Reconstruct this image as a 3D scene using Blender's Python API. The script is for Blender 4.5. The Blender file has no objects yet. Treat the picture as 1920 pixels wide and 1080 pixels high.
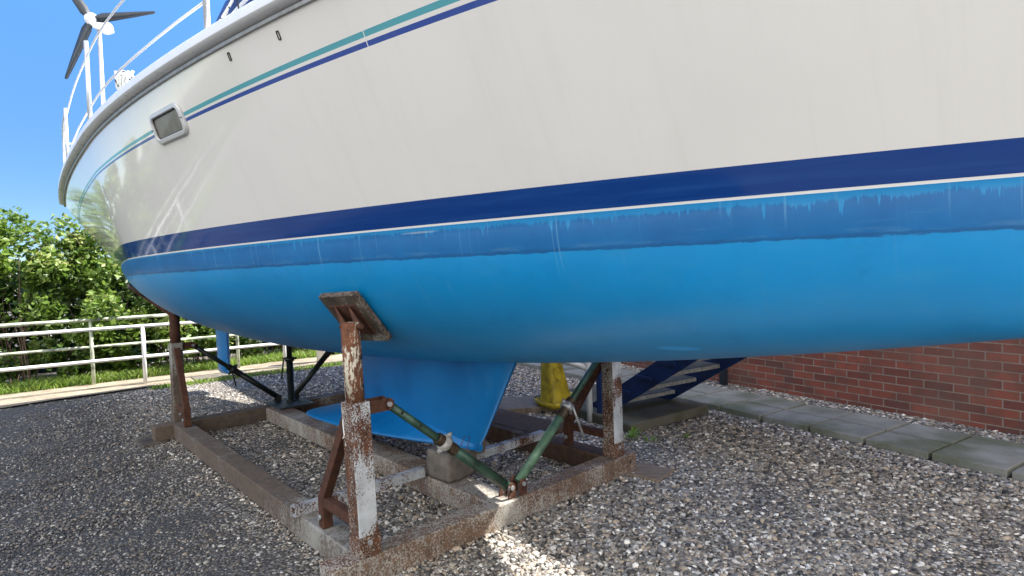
import bpy, math, random
import numpy as np
from mathutils import Vector, Matrix
random.seed(7); rng = np.random.default_rng(11)
scene = bpy.context.scene
col = scene.collection

# ------------------------------------------------------------------ camera
PITCH, ROLL, EYE, FPX = -.031, -.034, 1.4517, 1081.24
F_ = Vector((0, math.cos(PITCH), math.sin(PITCH))); U_ = Vector((0, -math.sin(PITCH), math.cos(PITCH))); R_ = Vector((1, 0, 0))
RR = math.cos(ROLL)*R_ + math.sin(ROLL)*U_; UU = -math.sin(ROLL)*R_ + math.cos(ROLL)*U_
cam = bpy.data.objects.new("camera", bpy.data.cameras.new("camera")); col.objects.link(cam)
cam.data.sensor_width = 36; cam.data.lens = 36*FPX/1920; cam.data.clip_start = .05; cam.data.clip_end = 600
cam.matrix_world = Matrix(((RR.x, UU.x, -F_.x, 0), (RR.y, UU.y, -F_.y, 0), (RR.z, UU.z, -F_.z, EYE), (0, 0, 0, 1)))
scene.camera = cam
# ------------------------------------------------------------------ sun, sky, exposure
SUN = Vector((.914, .406, 1.069)).normalized()
sd = bpy.data.lights.new("sun", 'SUN'); sd.energy = 5.0; sd.angle = math.radians(.5); sd.color = (1, .95, .87)
so = bpy.data.objects.new("sun", sd); col.objects.link(so); so.rotation_euler = (-SUN).to_track_quat('-Z', 'Y').to_euler(); so.location = SUN*40
w = bpy.data.worlds.new("World"); scene.world = w; w.use_nodes = True
nt = w.node_tree; bg = nt.nodes["Background"]
sky = nt.nodes.new("ShaderNodeTexSky"); sky.sky_type = 'NISHITA'; sky.sun_disc = False
sky.sun_elevation = math.asin(SUN.z); sky.sun_rotation = math.atan2(SUN.x, SUN.y)
sky.air_density = .65; sky.dust_density = .0; sky.ozone_density = 2.0; sky.altitude = 0
tcw = nt.nodes.new("ShaderNodeTexCoord"); sepw = nt.nodes.new("ShaderNodeSeparateXYZ"); nt.links.new(tcw.outputs["Generated"], sepw.inputs[0])
mrw = nt.nodes.new("ShaderNodeMapRange"); mrw.interpolation_type = 'SMOOTHSTEP'; nt.links.new(sepw.outputs[2], mrw.inputs[0])
for i_, v_ in ((1, 0.), (2, .85), (3, .36), (4, 1.65)): mrw.inputs[i_].default_value = v_      # clear deep sky: less horizon glare, fuller zenith
scw = nt.nodes.new("ShaderNodeVectorMath"); scw.operation = 'SCALE'; hsw = nt.nodes.new('ShaderNodeHueSaturation'); hsw.inputs['Saturation'].default_value = 1.22; nt.links.new(sky.outputs[0], hsw.inputs['Color']); nt.links.new(hsw.outputs[0], scw.inputs[0]); nt.links.new(mrw.outputs[0], scw.inputs[3])
# unseen haze and cloud added behind the camera as fill on the shaded hull
cy = nt.nodes.new("ShaderNodeMapRange"); cy.interpolation_type = 'SMOOTHSTEP'; nt.links.new(sepw.outputs[1], cy.inputs[0])
for i_, v_ in ((1, .10), (2, -.55), (3, 0.), (4, 1.)): cy.inputs[i_].default_value = v_
cz = nt.nodes.new("ShaderNodeMapRange"); cz.interpolation_type = 'SMOOTHSTEP'; nt.links.new(sepw.outputs[2], cz.inputs[0])
for i_, v_ in ((1, -.02), (2, .12), (3, 0.), (4, 1.)): cz.inputs[i_].default_value = v_
cn = nt.nodes.new("ShaderNodeTexNoise"); cn.inputs["Scale"].default_value = 1.6; cn.inputs["Detail"].default_value = 5; nt.links.new(tcw.outputs["Generated"], cn.inputs["Vector"])
cr2 = nt.nodes.new("ShaderNodeMapRange"); nt.links.new(cn.outputs[0], cr2.inputs[0])
for i_, v_ in ((1, .32), (2, .68), (3, .75), (4, 1.)): cr2.inputs[i_].default_value = v_
m1 = nt.nodes.new("ShaderNodeMath"); m1.operation = 'MULTIPLY'; nt.links.new(cy.outputs[0], m1.inputs[0]); nt.links.new(cz.outputs[0], m1.inputs[1])
m2 = nt.nodes.new("ShaderNodeMath"); m2.operation = 'MULTIPLY'; nt.links.new(m1.outputs[0], m2.inputs[0]); nt.links.new(cr2.outputs[0], m2.inputs[1])
mxw = nt.nodes.new("ShaderNodeMix"); mxw.data_type = 'RGBA'; nt.links.new(m2.outputs[0], mxw.inputs[0]); nt.links.new(scw.outputs[0], mxw.inputs[6]); mxw.inputs[7].default_value = (6.9, 6.6, 6.1, 1)
nt.links.new(mxw.outputs[2], bg.inputs[0]); bg.inputs[1].default_value = .15
scene.view_settings.view_transform = 'Standard'; scene.view_settings.look = 'None'
scene.view_settings.exposure = 1.5; scene.view_settings.gamma = 1
scene.cycles.max_bounces = 8; scene.cycles.caustics_reflective = False; scene.cycles.caustics_refractive = False

# ------------------------------------------------------------------ frames of reference
YAW = .7398; O = Vector((-.7293, 2.6076, 0))
CU = Vector((math.cos(YAW), math.sin(YAW), 0)); CV = Vector((-math.sin(YAW), math.cos(YAW), 0))
def K(a, c, z): return O + float(a)*CU + float(c)*CV + Vector((0, 0, float(z)))          # cradle frame -> world
AC, YB = 1.0496, .0054
def Bw(A, c, z):                                                     # boat frame (A athwart, c aft) -> world
    ca, sa = math.cos(YB), math.sin(YB); Cc = c-1
    return K(AC+ca*A-sa*Cc, 1+sa*A+ca*Cc, z)

# ------------------------------------------------------------------ materials
def ramp(nt, fac, stops, interp='LINEAR'):
    r = nt.nodes.new("ShaderNodeValToRGB"); r.color_ramp.interpolation = interp
    e = r.color_ramp.elements
    while len(e) > 1: e.remove(e[-1])
    e[0].position = stops[0][0]; e[0].color = (*stops[0][1], 1) if not isinstance(stops[0][1], float) else (stops[0][1],)*3+(1,)
    for p, c in stops[1:]:
        n = e.new(p); n.color = (*c, 1) if not isinstance(c, float) else (c, c, c, 1)
    nt.links.new(fac, r.inputs[0]); return r.outputs[0]
class M:
    def __init__(s, name, rough=.6, metal=0., spec=.5):
        s.m = bpy.data.materials.new(name); s.m.use_nodes = True; s.nt = s.m.node_tree
        s.b = s.nt.nodes["Principled BSDF"]; s.b.inputs["Roughness"].default_value = rough; s.b.inputs["Metallic"].default_value = metal
        s.b.inputs["Specular IOR Level"].default_value = spec
        s.geo = None
    def n(s, t, **k):
        x = s.nt.nodes.new(t)
        for a, v in k.items(): setattr(x, a, v)
        return x
    def l(s, a, b): s.nt.links.new(a, b)
    def pos(s, scale=(1, 1, 1), rot=(0, 0, 0), src='Object'):
        tc = s.n("ShaderNodeTexCoord"); mp = s.n("ShaderNodeMapping"); mp.inputs["Scale"].default_value = scale; mp.inputs["Rotation"].default_value = rot
        s.l(tc.outputs[src], mp.inputs[0]); return mp.outputs[0]
    def noise(s, vec, scale, detail=5, rough=.55, dist=0):
        x = s.n("ShaderNodeTexNoise"); x.inputs["Scale"].default_value = scale; x.inputs["Detail"].default_value = detail
        x.inputs["Roughness"].default_value = rough; x.inputs["Distortion"].default_value = dist; s.l(vec, x.inputs["Vector"]); return x.outputs[0]
    def math(s, op, a, b=None, clamp=False):
        x = s.n("ShaderNodeMath", operation=op); x.use_clamp = clamp
        for i, v in enumerate((a, b)):
            if v is None: continue
            if isinstance(v, (int, float)): x.inputs[i].default_value = v
            else: s.l(v, x.inputs[i])
        return x.outputs[0]
    def mix(s, f, a, b):
        x = s.n("ShaderNodeMix", data_type='RGBA')
        for i, v in ((0, f), (6, a), (7, b)):
            if isinstance(v, tuple): x.inputs[i].default_value = (*v, 1)
            elif isinstance(v, (int, float)): x.inputs[i].default_value = v
            else: s.l(v, x.inputs[i])
        return x.outputs[2]
    def step(s, v, lo, hi):
        x = s.n("ShaderNodeMapRange"); x.interpolation_type = 'SMOOTHSTEP'; s.l(v, x.inputs[0])
        x.inputs[1].default_value = lo; x.inputs[2].default_value = hi; return x.outputs[0]
    def color(s, c):
        if isinstance(c, tuple): s.b.inputs["Base Color"].default_value = (*c, 1)
        else: s.l(c, s.b.inputs["Base Color"])
        return s
    def rough(s, r): s.l(r, s.b.inputs["Roughness"]); return s
    def bump(s, h, strength=.4, dist=.01):
        x = s.n("ShaderNodeBump"); x.inputs["Strength"].default_value = strength; x.inputs["Distance"].default_value = dist
        s.l(h, x.inputs["Height"]); s.l(x.outputs[0], s.b.inputs["Normal"]); return s

def simple(name, c, rough=.5, metal=0., var=.12, scale=8, bump=0, spec=.5):
    m = M(name, rough, metal, spec); p = m.pos(); n = m.noise(p, scale)
    lo = tuple(max(0, x*(1-var*2)) for x in c); hi = tuple(min(1, x*(1+var)) for x in c)
    m.color(ramp(m.nt, n, [(.3, lo), (.7, hi)]))
    r = m.noise(p, scale*3); m.rough(ramp(m.nt, r, [(.3, max(0., rough-.1)), (.7, min(1., rough+.12))]))
    if bump: m.bump(m.noise(p, scale*6), bump, .004)
    return m.m

def rusty(name, thr, patch=3.0, fleck=55, white=(.52, .55, .58), rustA=(.035, .014, .009), rustB=(.17, .065, .026), zstretch=1., soft=.02, off=0., grime_shade=.35, wb=.5, wf=.36):
    """old paint over rusted steel: thr high = mostly rust"""
    m = M(name, .75); p = m.pos(scale=(1, 1, zstretch)); tc = m.n("ShaderNodeVectorMath", operation='ADD'); m.l(p, tc.inputs[0]); tc.inputs[1].default_value = (off, off*1.7, off*.6); p = tc.outputs[0]
    big = m.noise(p, patch, 3, .5, .4); fine = m.noise(p, fleck, 6, .72); vs = m.n('ShaderNodeVectorMath', operation='MULTIPLY'); m.l(p, vs.inputs[0]); vs.inputs[1].default_value = (1, 1, .16); mid = m.noise(vs.outputs[0], patch*9, 4, .65)
    h = m.math('ADD', m.math('MULTIPLY', big, wb), m.math('ADD', m.math('MULTIPLY', fine, wf), m.math('MULTIPLY', mid, 1-wb-wf)))
    mask = m.step(h, thr-soft, thr+soft)
    rust = ramp(m.nt, m.noise(p, 22, 6, .7), [(.3, rustA), (.52, tuple((a+b)/2 for a, b in zip(rustA, rustB))), (.72, rustB)])
    wt = ramp(m.nt, m.noise(p, 9, 4), [(.3, tuple(x*(1-grime_shade) for x in white)), (.65, white)])
    m.color(m.mix(mask, rust, wt)); m.rough(ramp(m.nt, mask, [(0, .9), (1, .55)]))
    m.bump(m.math('ADD', m.math('MULTIPLY', mask, .5), fine), .55, .003)
    return m.m

mat = {}
mat['rust_white'] = rusty("white paint breaking into rust", .500, 3.6, 120, wb=.42, wf=.40, off=.4)
mat['rust_side'] = rusty("speckled paint on rust", .535, 3.0, 120, wb=.22, wf=.64, off=2.4, white=(.50, .47, .42))
mat['rust_white2'] = rusty("peeling white paint", .470, 3.2, 110, wb=.42, wf=.40, off=3.1)
mat['rust'] = rusty("rust", .62, 3, 90, rustB=(.115, .042, .02))
mat['rust_tube'] = rusty("flaking cream paint on rust", .545, 7, 60, white=(.66, .60, .48), rustB=(.24, .09, .04), off=7.7, zstretch=.55, wb=.34, wf=.42)
mat['beam_front'] = rusty("weathered beam paint", .505, 2.2, 95, white=(.42, .40, .36), rustA=(.08, .052, .036), rustB=(.22, .13, .085), off=1.3, soft=.035, wb=.30, wf=.56)
mat['beam_left'] = rusty("grimy painted beam", .535, 1.4, 55, white=(.33, .32, .29), rustA=(.075, .058, .047), rustB=(.15, .11, .082), soft=.05, off=5.2)
mat['beam_dark'] = rusty("dark beam", .575, 1.7, 60, white=(.3, .3, .28), rustA=(.045, .028, .02), rustB=(.12, .065, .042), soft=.05, off=9.1)
mat['rail_white'] = rusty("white topped rail", .48, 4, 110, off=2.2, wb=.4, wf=.45)
mat['green'] = simple("green prop paint", (.035, .085, .06), .38, .1, .3, 14, .1)
mat['green_pale'] = simple("worn pale green prop paint", (.10, .19, .12), .4, .1, .3, 14, .1)
mat['thread'] = simple("screw thread steel", (.10, .075, .05), .5, .5, .3, 40, .2)
mat['black_prop'] = simple("black prop paint", (.012, .016, .015), .45, .1, .3, 14, .1)
mat['galv'] = simple("galvanised steel", (.42, .43, .44), .45, .6, .2, 30, .15)
mat['cast'] = simple("lime stained cast collar", (.40, .40, .38), .7, .1, .25, 40, .3)
mat['rubber'] = simple("black plastic", (.012, .012, .013), .5)
mat['steelplate'] = simple("steel base plate", (.07, .085, .10), .45, .4, .3, 12, .1)
mat['stainless'] = simple("stainless tube", (.6, .62, .64), .38, .7, .02, 3)
mat['white_tube'] = simple("white railing paint", (.72, .73, .74), .35, 0, .12, 6)
mat['algae_tube'] = simple("algae stained railing paint", (.42, .47, .36), .6, 0, .4, 9)
mat['blue_steel'] = simple("blue stair paint", (.004, .024, .115), .42, 0, .25, 5, .05)
mat['darkpost'] = simple("dark post paint", (.012, .017, .028), .4, 0, .2, 6)
mat['canvas'] = simple("blue canvas", (.012, .05, .20), .75, 0, .3, 6, .2)
mat['trim'] = simple("white trim", (.78, .78, .76), .5, 0, .01)
mat['deck'] = simple("white deck gelcoat", (.76, .77, .78), .3, 0, .01, 3)
mat['blade'] = simple("grey turbine blade", (.03, .04, .05), .4)
mat['alu'] = simple("aluminium strip", (.36, .36, .35), .4, .4, .15, 20)
mat['alu_frame'] = simple("anodised window frame", (.60, .61, .62), .35, .2, .01, 2)
mat['black'] = simple("black gasket", (.006, .006, .006), .5)

def ply():
    m = M("weathered plywood", .8); p = m.pos(rot=(0, 0, .6)); p2 = m.pos(scale=(1, 9, 4), rot=(0, 0, .6))
    h = m.math('ADD', m.math('MULTIPLY', m.noise(p, 9, 5, .6), .6), m.math('MULTIPLY', m.noise(p2, 22, 6, .7), .4))
    m.color(ramp(m.nt, h, [(.38, (.028, .022, .017)), (.52, (.085, .068, .05)), (.57, (.10, .085, .062)), (.62, (.34, .32, .27))]))
    m.bump(h, .6, .004); return m.m
mat['ply'] = ply()
def edge():
    m = M("plywood edge plies", .8); p = m.pos(); m.color(ramp(m.nt, m.noise(p, 60, 4), [(.4, (.03, .02, .015)), (.6, (.16, .12, .09))])); return m.m
mat['ply_edge'] = edge()
def packer():
    m = M("packer board", .8); p = m.pos(scale=(1, 6, 1), rot=(0, 0, .7)); n = m.noise(p, 12, 6, .7)
    m.color(ramp(m.nt, n, [(.35, (.12, .085, .06)), (.65, (.27, .21, .155))])); m.bump(n, .4, .003); return m.m
mat['packer'] = packer()
def concrete(name, a, b, moss=None, sc=3.5):
    m = M(name, .9); p = m.pos(); n = m.noise(p, sc, 8, .62); f = m.noise(p, 90, 3, .6)
    h = m.math('ADD', m.math('MULTIPLY', n, .75), m.math('MULTIPLY', f, .25)); c = ramp(m.nt, h, [(.32, a), (.66, b)])
    if moss:
        mk = m.step(m.noise(p, 1.3, 5, .6), .46, .66); c = m.mix(m.math('MULTIPLY', mk, .75), c, moss)
    m.color(c); m.bump(m.math('ADD', f, m.math('MULTIPLY', n, .6)), .5, .003); return m.m
mat['conc'] = concrete("concrete block", (.05, .043, .035), (.21, .185, .155), None, 7)
mat['stone'] = concrete("round concrete stone", (.12, .10, .08), (.26, .22, .18), None, 7)
mat['slab'] = concrete("paving slab", (.16, .162, .145), (.33, .33, .30), (.10, .115, .06))
mat['bedding'] = concrete('dark mossy joint', (.012, .012, .010), (.035, .034, .026))
mat['step'] = concrete("concrete base slab", (.06, .058, .045), (.14, .135, .105), (.05, .055, .025))
mat['tread'] = concrete("stair tread", (.035, .036, .03), (.10, .102, .088), None, 14)
mat['nosing'] = concrete("pale tread edge", (.12, .12, .11), (.40, .40, .38), None, 30)
mat['timber'] = packer()

def yellow():
    m = M("yellow plastic", .5); p = m.pos(); n = m.noise(p, 10, 6, .65)
    m.color(ramp(m.nt, n, [(.3, (.16, .12, .012)), (.5, (.5, .37, .02)), (.7, (.68, .52, .035))])); m.bump(n, .2, .004); return m.m
mat['yellow'] = yellow()

# ---- hull paints (UV: u = metres along hull, v = metres above the waterline)
def uvnodes(m):
    uv = m.n("ShaderNodeUVMap"); sp = m.n("ShaderNodeSeparateXYZ"); m.l(uv.outputs[0], sp.inputs[0]); return uv.outputs[0], sp.outputs[0], sp.outputs[1]
def n1(m, v, scale, detail=2, rough=.5, off=0.):
    x = m.n("ShaderNodeTexNoise", noise_dimensions='1D'); x.inputs["Scale"].default_value = scale; x.inputs["Detail"].default_value = detail; x.inputs["Roughness"].default_value = rough
    a = m.math('ADD', v, off); m.l(a, x.inputs["W"]); return x.outputs[0]
def antifoul():
    m = M("blue antifouling", .36, 0, .5); uv, u, v = uvnodes(m); P = m.pos()
    low = ramp(m.nt, m.noise(P, 1.6, 5, .6), [(.3, (.003, .225, .52)), (.7, (.006, .27, .62))])
    rp = m.n("ShaderNodeMapping"); rp.inputs["Scale"].default_value = (5, 13, 1); rp.inputs["Rotation"].default_value = (0, 0, .25); m.l(uv, rp.inputs[0])
    low = m.mix(m.math('MULTIPLY', m.step(m.noise(rp.outputs[0], 1.0, 7, .68), .46, .70), .20), low, (.045, .28, .52))
    low = m.mix(m.math('MULTIPLY', m.step(m.noise(P, 7, 5, .7), .52, .72), .30), low, (.002, .155, .40))
    band = ramp(m.nt, m.noise(P, 3.5, 6, .65), [(.3, (.001, .100, .30)), (.7, (.003, .142, .39))])
    # vertical runs, stretched along v
    mp = m.n("ShaderNodeMapping"); mp.inputs["Scale"].default_value = (40, 2.2, 1); m.l(uv, mp.inputs[0])
    st = m.noise(mp.outputs[0], 1.0, 4, .6); low = m.mix(m.math('MULTIPLY', m.step(st, .58, .75), .30), low, (.06, .27, .55))
    # ragged lower edge of the band
    mp2 = m.n("ShaderNodeMapping"); mp2.inputs["Scale"].default_value = (14, 60, 1); m.l(uv, mp2.inputs[0])
    rag = m.noise(mp2.outputs[0], 1.0, 6, .75); v_ = m.math('SUBTRACT', v, m.math('ADD', m.math('MULTIPLY', m.math('MINIMUM', u, 3), .006), -.004)); vv = m.math('ADD', v_, m.math('MULTIPLY', m.math('SUBTRACT', rag, .5), .030))
    mk = m.step(vv, -.1265, -.1245); c = m.mix(mk, low, band)
    e = m.math('ABSOLUTE', m.math('ADD', vv, .119)); em = m.math('SUBTRACT', 1, m.step(e, .001, .009)); c = m.mix(m.math('MULTIPLY', em, .38), c, (.006, .05, .14))
    scum = m.math('MULTIPLY', m.math('SUBTRACT', 1, m.step(m.math('ABSOLUTE', m.math('ADD', vv, .104)), .003, .012)), m.step(m.noise(mp2.outputs[0], .5, 5, .7), .45, .65)); c = m.mix(m.math('MULTIPLY', scum, .30), c, (.09, .24, .38))
    # pale chips by the ragged edge
    chip = m.math('MULTIPLY', m.step(m.noise(mp2.outputs[0], 2.2, 5, .8), .66, .70), m.math('SUBTRACT', 1, m.step(m.math('ABSOLUTE', m.math('ADD', v_, .125)), .004, .012)))
    c = m.mix(m.math('MULTIPLY', chip, .8), c, (.20, .30, .27))
    # drips from the boot line
    nv = m.math('MULTIPLY', v, -1)
    fwd = m.n("ShaderNodeMapRange"); m.l(u, fwd.inputs[0])
    for i_, v_ in ((1, -1.6), (2, 1.4), (3, 1.0), (4, .40)): fwd.inputs[i_].default_value = v_
    L = m.math('ADD', m.math('MULTIPLY', n1(m, u, 5.5, 12, .86), .085), -.015)
    for sc_, off, lo, hi, ln in ((70, 9.1, .60, .86, .030), (31, 15.3, .64, .84, .060), (130, 31.7, .56, .82, .018), (19, 44.1, .70, .82, .07)):
        sp_ = m.math('MULTIPLY', m.step(n1(m, u, sc_, 1, .5, off), lo, hi), ln); L = m.math('ADD', L, m.math('MULTIPLY', sp_, m.math('MULTIPLY', m.step(n1(m, u, 3.5, 3, .6, off*2), .38, .62), 1.15)))
    L = m.math('MULTIPLY', L, fwd.outputs[0])
    mp3 = m.n("ShaderNodeMapping"); mp3.inputs["Scale"].default_value = (90, 14, 1); m.l(uv, mp3.inputs[0])
    L = m.math('ADD', L, m.math('MULTIPLY', m.math('SUBTRACT', m.noise(mp3.outputs[0], 1.0, 4, .7), .5), .012))
    d = m.math('SUBTRACT', L, nv); c = m.mix(m.math('MULTIPLY', m.step(d, -.003, .010), .72), c, (.010, .25, .55))
    # fresh paint dab low on the bow side, pale smear under the boot line
    eu = m.math('DIVIDE', m.math('ADD', u, 1.2), .085); ev = m.math('DIVIDE', m.math('ADD', m.math('ADD', v, .522), m.math('MULTIPLY', rag, .006)), .010)
    el = m.math('ADD', m.math('MULTIPLY', eu, eu), m.math('MULTIPLY', ev, ev)); c = m.mix(m.math('SUBTRACT', 1, m.step(el, .7, 1.1)), c, (.02, .36, .80))
    eu = m.math('DIVIDE', m.math('ADD', u, .36), .11); ev = m.math('DIVIDE', m.math('ADD', v, .021), .006)
    el = m.math('ADD', m.math('ADD', m.math('MULTIPLY', eu, eu), m.math('MULTIPLY', ev, ev)), m.math('MULTIPLY', m.noise(mp2.outputs[0], 1.5, 4, .7), 1.2)); c = m.mix(m.math('MULTIPLY', m.math('SUBTRACT', 1, m.step(el, .5, 1.6)), .55), c, (.35, .45, .50))
    # dull scuffs and roller patches
    sc2 = m.n("ShaderNodeMapping"); sc2.inputs["Rotation"].default_value = (0, 0, .5); sc2.inputs["Scale"].default_value = (3, 30, 1); m.l(uv, sc2.inputs[0])
    c = m.mix(m.math('MULTIPLY', m.step(m.noise(sc2.outputs[0], 1.3, 6, .7), .60, .72), .16), c, (.10, .30, .48))
    # long pale scratches that run down from the boot line
    sc = m.step(n1(m, u, 62, 1, .5, 21.7), .63, .78); ll = m.math('MULTIPLY', m.step(n1(m, u, 6, 2, .6, 5.5), .30, .75), .26)
    sm = m.math('MULTIPLY', sc, m.step(m.math('SUBTRACT', ll, nv), 0, .10)); c = m.mix(m.math('MULTIPLY', sm, .42), c, (.11, .33, .55))
    m.color(c); r = m.noise(P, 2.5, 4); m.rough(ramp(m.nt, r, [(.3, .30), (.7, .46)]))
    m.bump(m.math('ADD', m.math('MULTIPLY', mk, .8), m.math('MULTIPLY', m.noise(P, 60, 3), .25)), .25, .002); return m.m
mat['antifoul'] = antifoul()
def keelp():
    m = M("keel antifouling", .42); P = m.pos(); n = m.noise(P, 2.2, 6, .6); c = ramp(m.nt, n, [(.3, (.0008, .125, .37)), (.7, (.0025, .185, .50))])
    st = m.pos(scale=(16, 16, .8)); c = m.mix(m.math('MULTIPLY', m.step(m.noise(st, 1, 4, .6), .56, .76), .22), c, (.05, .26, .50))
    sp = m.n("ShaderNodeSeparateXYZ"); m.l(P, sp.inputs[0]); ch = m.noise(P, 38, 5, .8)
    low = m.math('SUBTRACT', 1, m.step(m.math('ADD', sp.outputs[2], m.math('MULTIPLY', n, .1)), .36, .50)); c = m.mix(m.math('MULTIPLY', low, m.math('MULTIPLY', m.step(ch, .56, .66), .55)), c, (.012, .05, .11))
    c = m.mix(m.math('MULTIPLY', m.step(ch, .71, .74), .7), c, (.16, .21, .24))
    m.color(c); m.rough(ramp(m.nt, n, [(.3, .34), (.7, .52)])); m.bump(m.math('ADD', m.noise(P, 5, 3), m.math('MULTIPLY', ch, .12)), .22, .006); return m.m
mat['keelpaint'] = keelp()
def gel(name, c, streak=None, rough=.045, tear=False):
    m = M(name, rough); uv, u, v = uvnodes(m); P = m.pos()
    mp = m.n("ShaderNodeMapping"); mp.inputs["Scale"].default_value = (1.2, 26, 1); m.l(uv, mp.inputs[0])
    n = m.noise(mp.outputs[0], 1.3, 5, .6) if streak else m.noise(P, 1.1, 5, .6); k = streak if streak else tuple(x*.955 for x in c)
    cc = m.mix(m.step(n, .42, .72), c, k)
    if not streak:
        rs_ = m.n("ShaderNodeMapping"); rs_.inputs["Scale"].default_value = (16, .7, 1); m.l(uv, rs_.inputs[0])
        cc = m.mix(m.math('MULTIPLY', m.step(m.noise(rs_.outputs[0], 1, 5, .65), .50, .72), .055), cc, (.35, .33, .27))
        sf = m.n("ShaderNodeMapping"); sf.inputs["Scale"].default_value = (2.2, 24, 1); sf.inputs["Rotation"].default_value = (0, 0, -.12); m.l(uv, sf.inputs[0])
        cc = m.mix(m.math('MULTIPLY', m.step(m.noise(sf.outputs[0], 1.6, 8, .75), .66, .72), .16), cc, (.45, .44, .41))
    if tear:
        t = m.math('SUBTRACT', 1, m.step(m.math('ABSOLUTE', m.math('ADD', u, .451)), .0016, .0026)); cc = m.mix(t, cc, (.7, .7, .68))
    m.color(cc); m.b.inputs["Coat Weight"].default_value = .3; m.b.inputs["Coat Roughness"].default_value = .06
    r = m.noise(P, 1.7, 4); m.rough(ramp(m.nt, r, [(.35, rough), (.7, rough+.06)]))
    m.bump(m.math('ADD', m.noise(P, 2.6, 2, .4), m.math('MULTIPLY', m.noise(P, 11, 1, .4), .10)), .14, .016); return m.m
mat['gel'] = gel("white topsides gelcoat", (.785, .775, .75))
mat['boot'] = gel("navy boot stripe", (.003, .044, .23), (.010, .066, .27), .08)
mat['whiteline'] = gel("white waterline tape", (.78, .77, .75))
mat['teal'] = gel("teal cove stripe", (.085, .36, .43), None, .2, True)
mat['bluestripe'] = gel("blue cove stripe", (.03, .075, .33), None, .2, True)
def pane():
    m = M("curtained window pane", .22); P = m.pos(scale=(1, 1, .25)); m.color(ramp(m.nt, m.noise(P, 14, 3), [(.3, (.12, .115, .105)), (.7, (.20, .19, .175))])); return m.m
mat['pane'] = pane()

def brick():
    m = M("red brick", .85); uv = m.n("ShaderNodeUVMap"); b = m.n("ShaderNodeTexBrick"); b.offset = .5; b.squash = 1
    mp = m.n("ShaderNodeMapping"); mp.inputs["Location"].default_value = (.1125+.0045, 0.0, 0); m.l(uv.outputs[0], mp.inputs[0]); m.l(mp.outputs[0], b.inputs["Vector"])
    b.inputs["Color1"].default_value = (.25, .068, .044, 1); b.inputs["Color2"].default_value = (.095, .034, .029, 1); b.inputs["Mortar"].default_value = (.25, .22, .185, 1)
    b.inputs["Scale"].default_value = 1; b.inputs["Brick Width"].default_value = .225; b.inputs["Row Height"].default_value = .075; b.inputs["Mortar Size"].default_value = .0052; b.inputs["Mortar Smooth"].default_value = .15; b.inputs["Bias"].default_value = -.1
    P = m.pos(); n = m.noise(P, 6, 6, .65); g = m.noise(P, 60, 4, .6)
    c = m.mix(m.math('MULTIPLY', m.step(n, .42, .62), .45), b.outputs[0], (.085, .055, .045)); big = m.noise(P, 1.1, 3); c = m.mix(m.math('MULTIPLY', m.step(big, .5, .7), .3), c, (.20, .13, .10)); c = m.mix(m.math('MULTIPLY', m.step(g, .55, .75), .22), c, (.40, .19, .12))
    sp = m.n("ShaderNodeSeparateXYZ"); m.l(uv.outputs[0], sp.inputs[0]); dirt = m.math('MULTIPLY', m.math('SUBTRACT', 1, m.step(m.math('ADD', sp.outputs[1], m.math('MULTIPLY', n, .12)), .05, .22)), .55)
    c = m.mix(dirt, c, (.085, .075, .06)); m.color(c)
    m.bump(m.math('ADD', m.math('MULTIPLY', b.outputs[1], -1), m.math('MULTIPLY', g, .35)), .8, .006); return m.m
mat['brick'] = brick()

PEB = [(.0, (.036, .034, .033)), (.09, (.09, .082, .075)), (.22, (.16, .148, .135)), (.38, (.245, .205, .165)), (.52, (.20, .198, .195)), (.64, (.33, .295, .25)), (.76, (.40, .32, .235)), (.84, (.50, .475, .44)), (.94, (.80, .76, .69))]
PEB = [(p, tuple(x*1.12 for x in c)) for p, c in PEB]
def pebble():
    m = M("pebble stone", .6); oi = m.n("ShaderNodeObjectInfo"); c = ramp(m.nt, oi.outputs["Random"], PEB, 'CONSTANT')
    P = m.pos(); n = m.noise(P, 3, 4); c = m.mix(m.math('MULTIPLY', m.step(n, .4, .7), .35), c, (.10, .09, .08)); ga = m.n('ShaderNodeAttribute'); ga.attribute_type = 'INSTANCER'; ga.attribute_name = 'grime_shade'; c = m.mix(m.math('MULTIPLY', ga.outputs['Fac'], .60), c, (.045, .045, .048)); m.color(c); return m.m  # left pebbles darkened: dirt plus hull shade put into the colour
mat['pebble'] = pebble()
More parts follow.
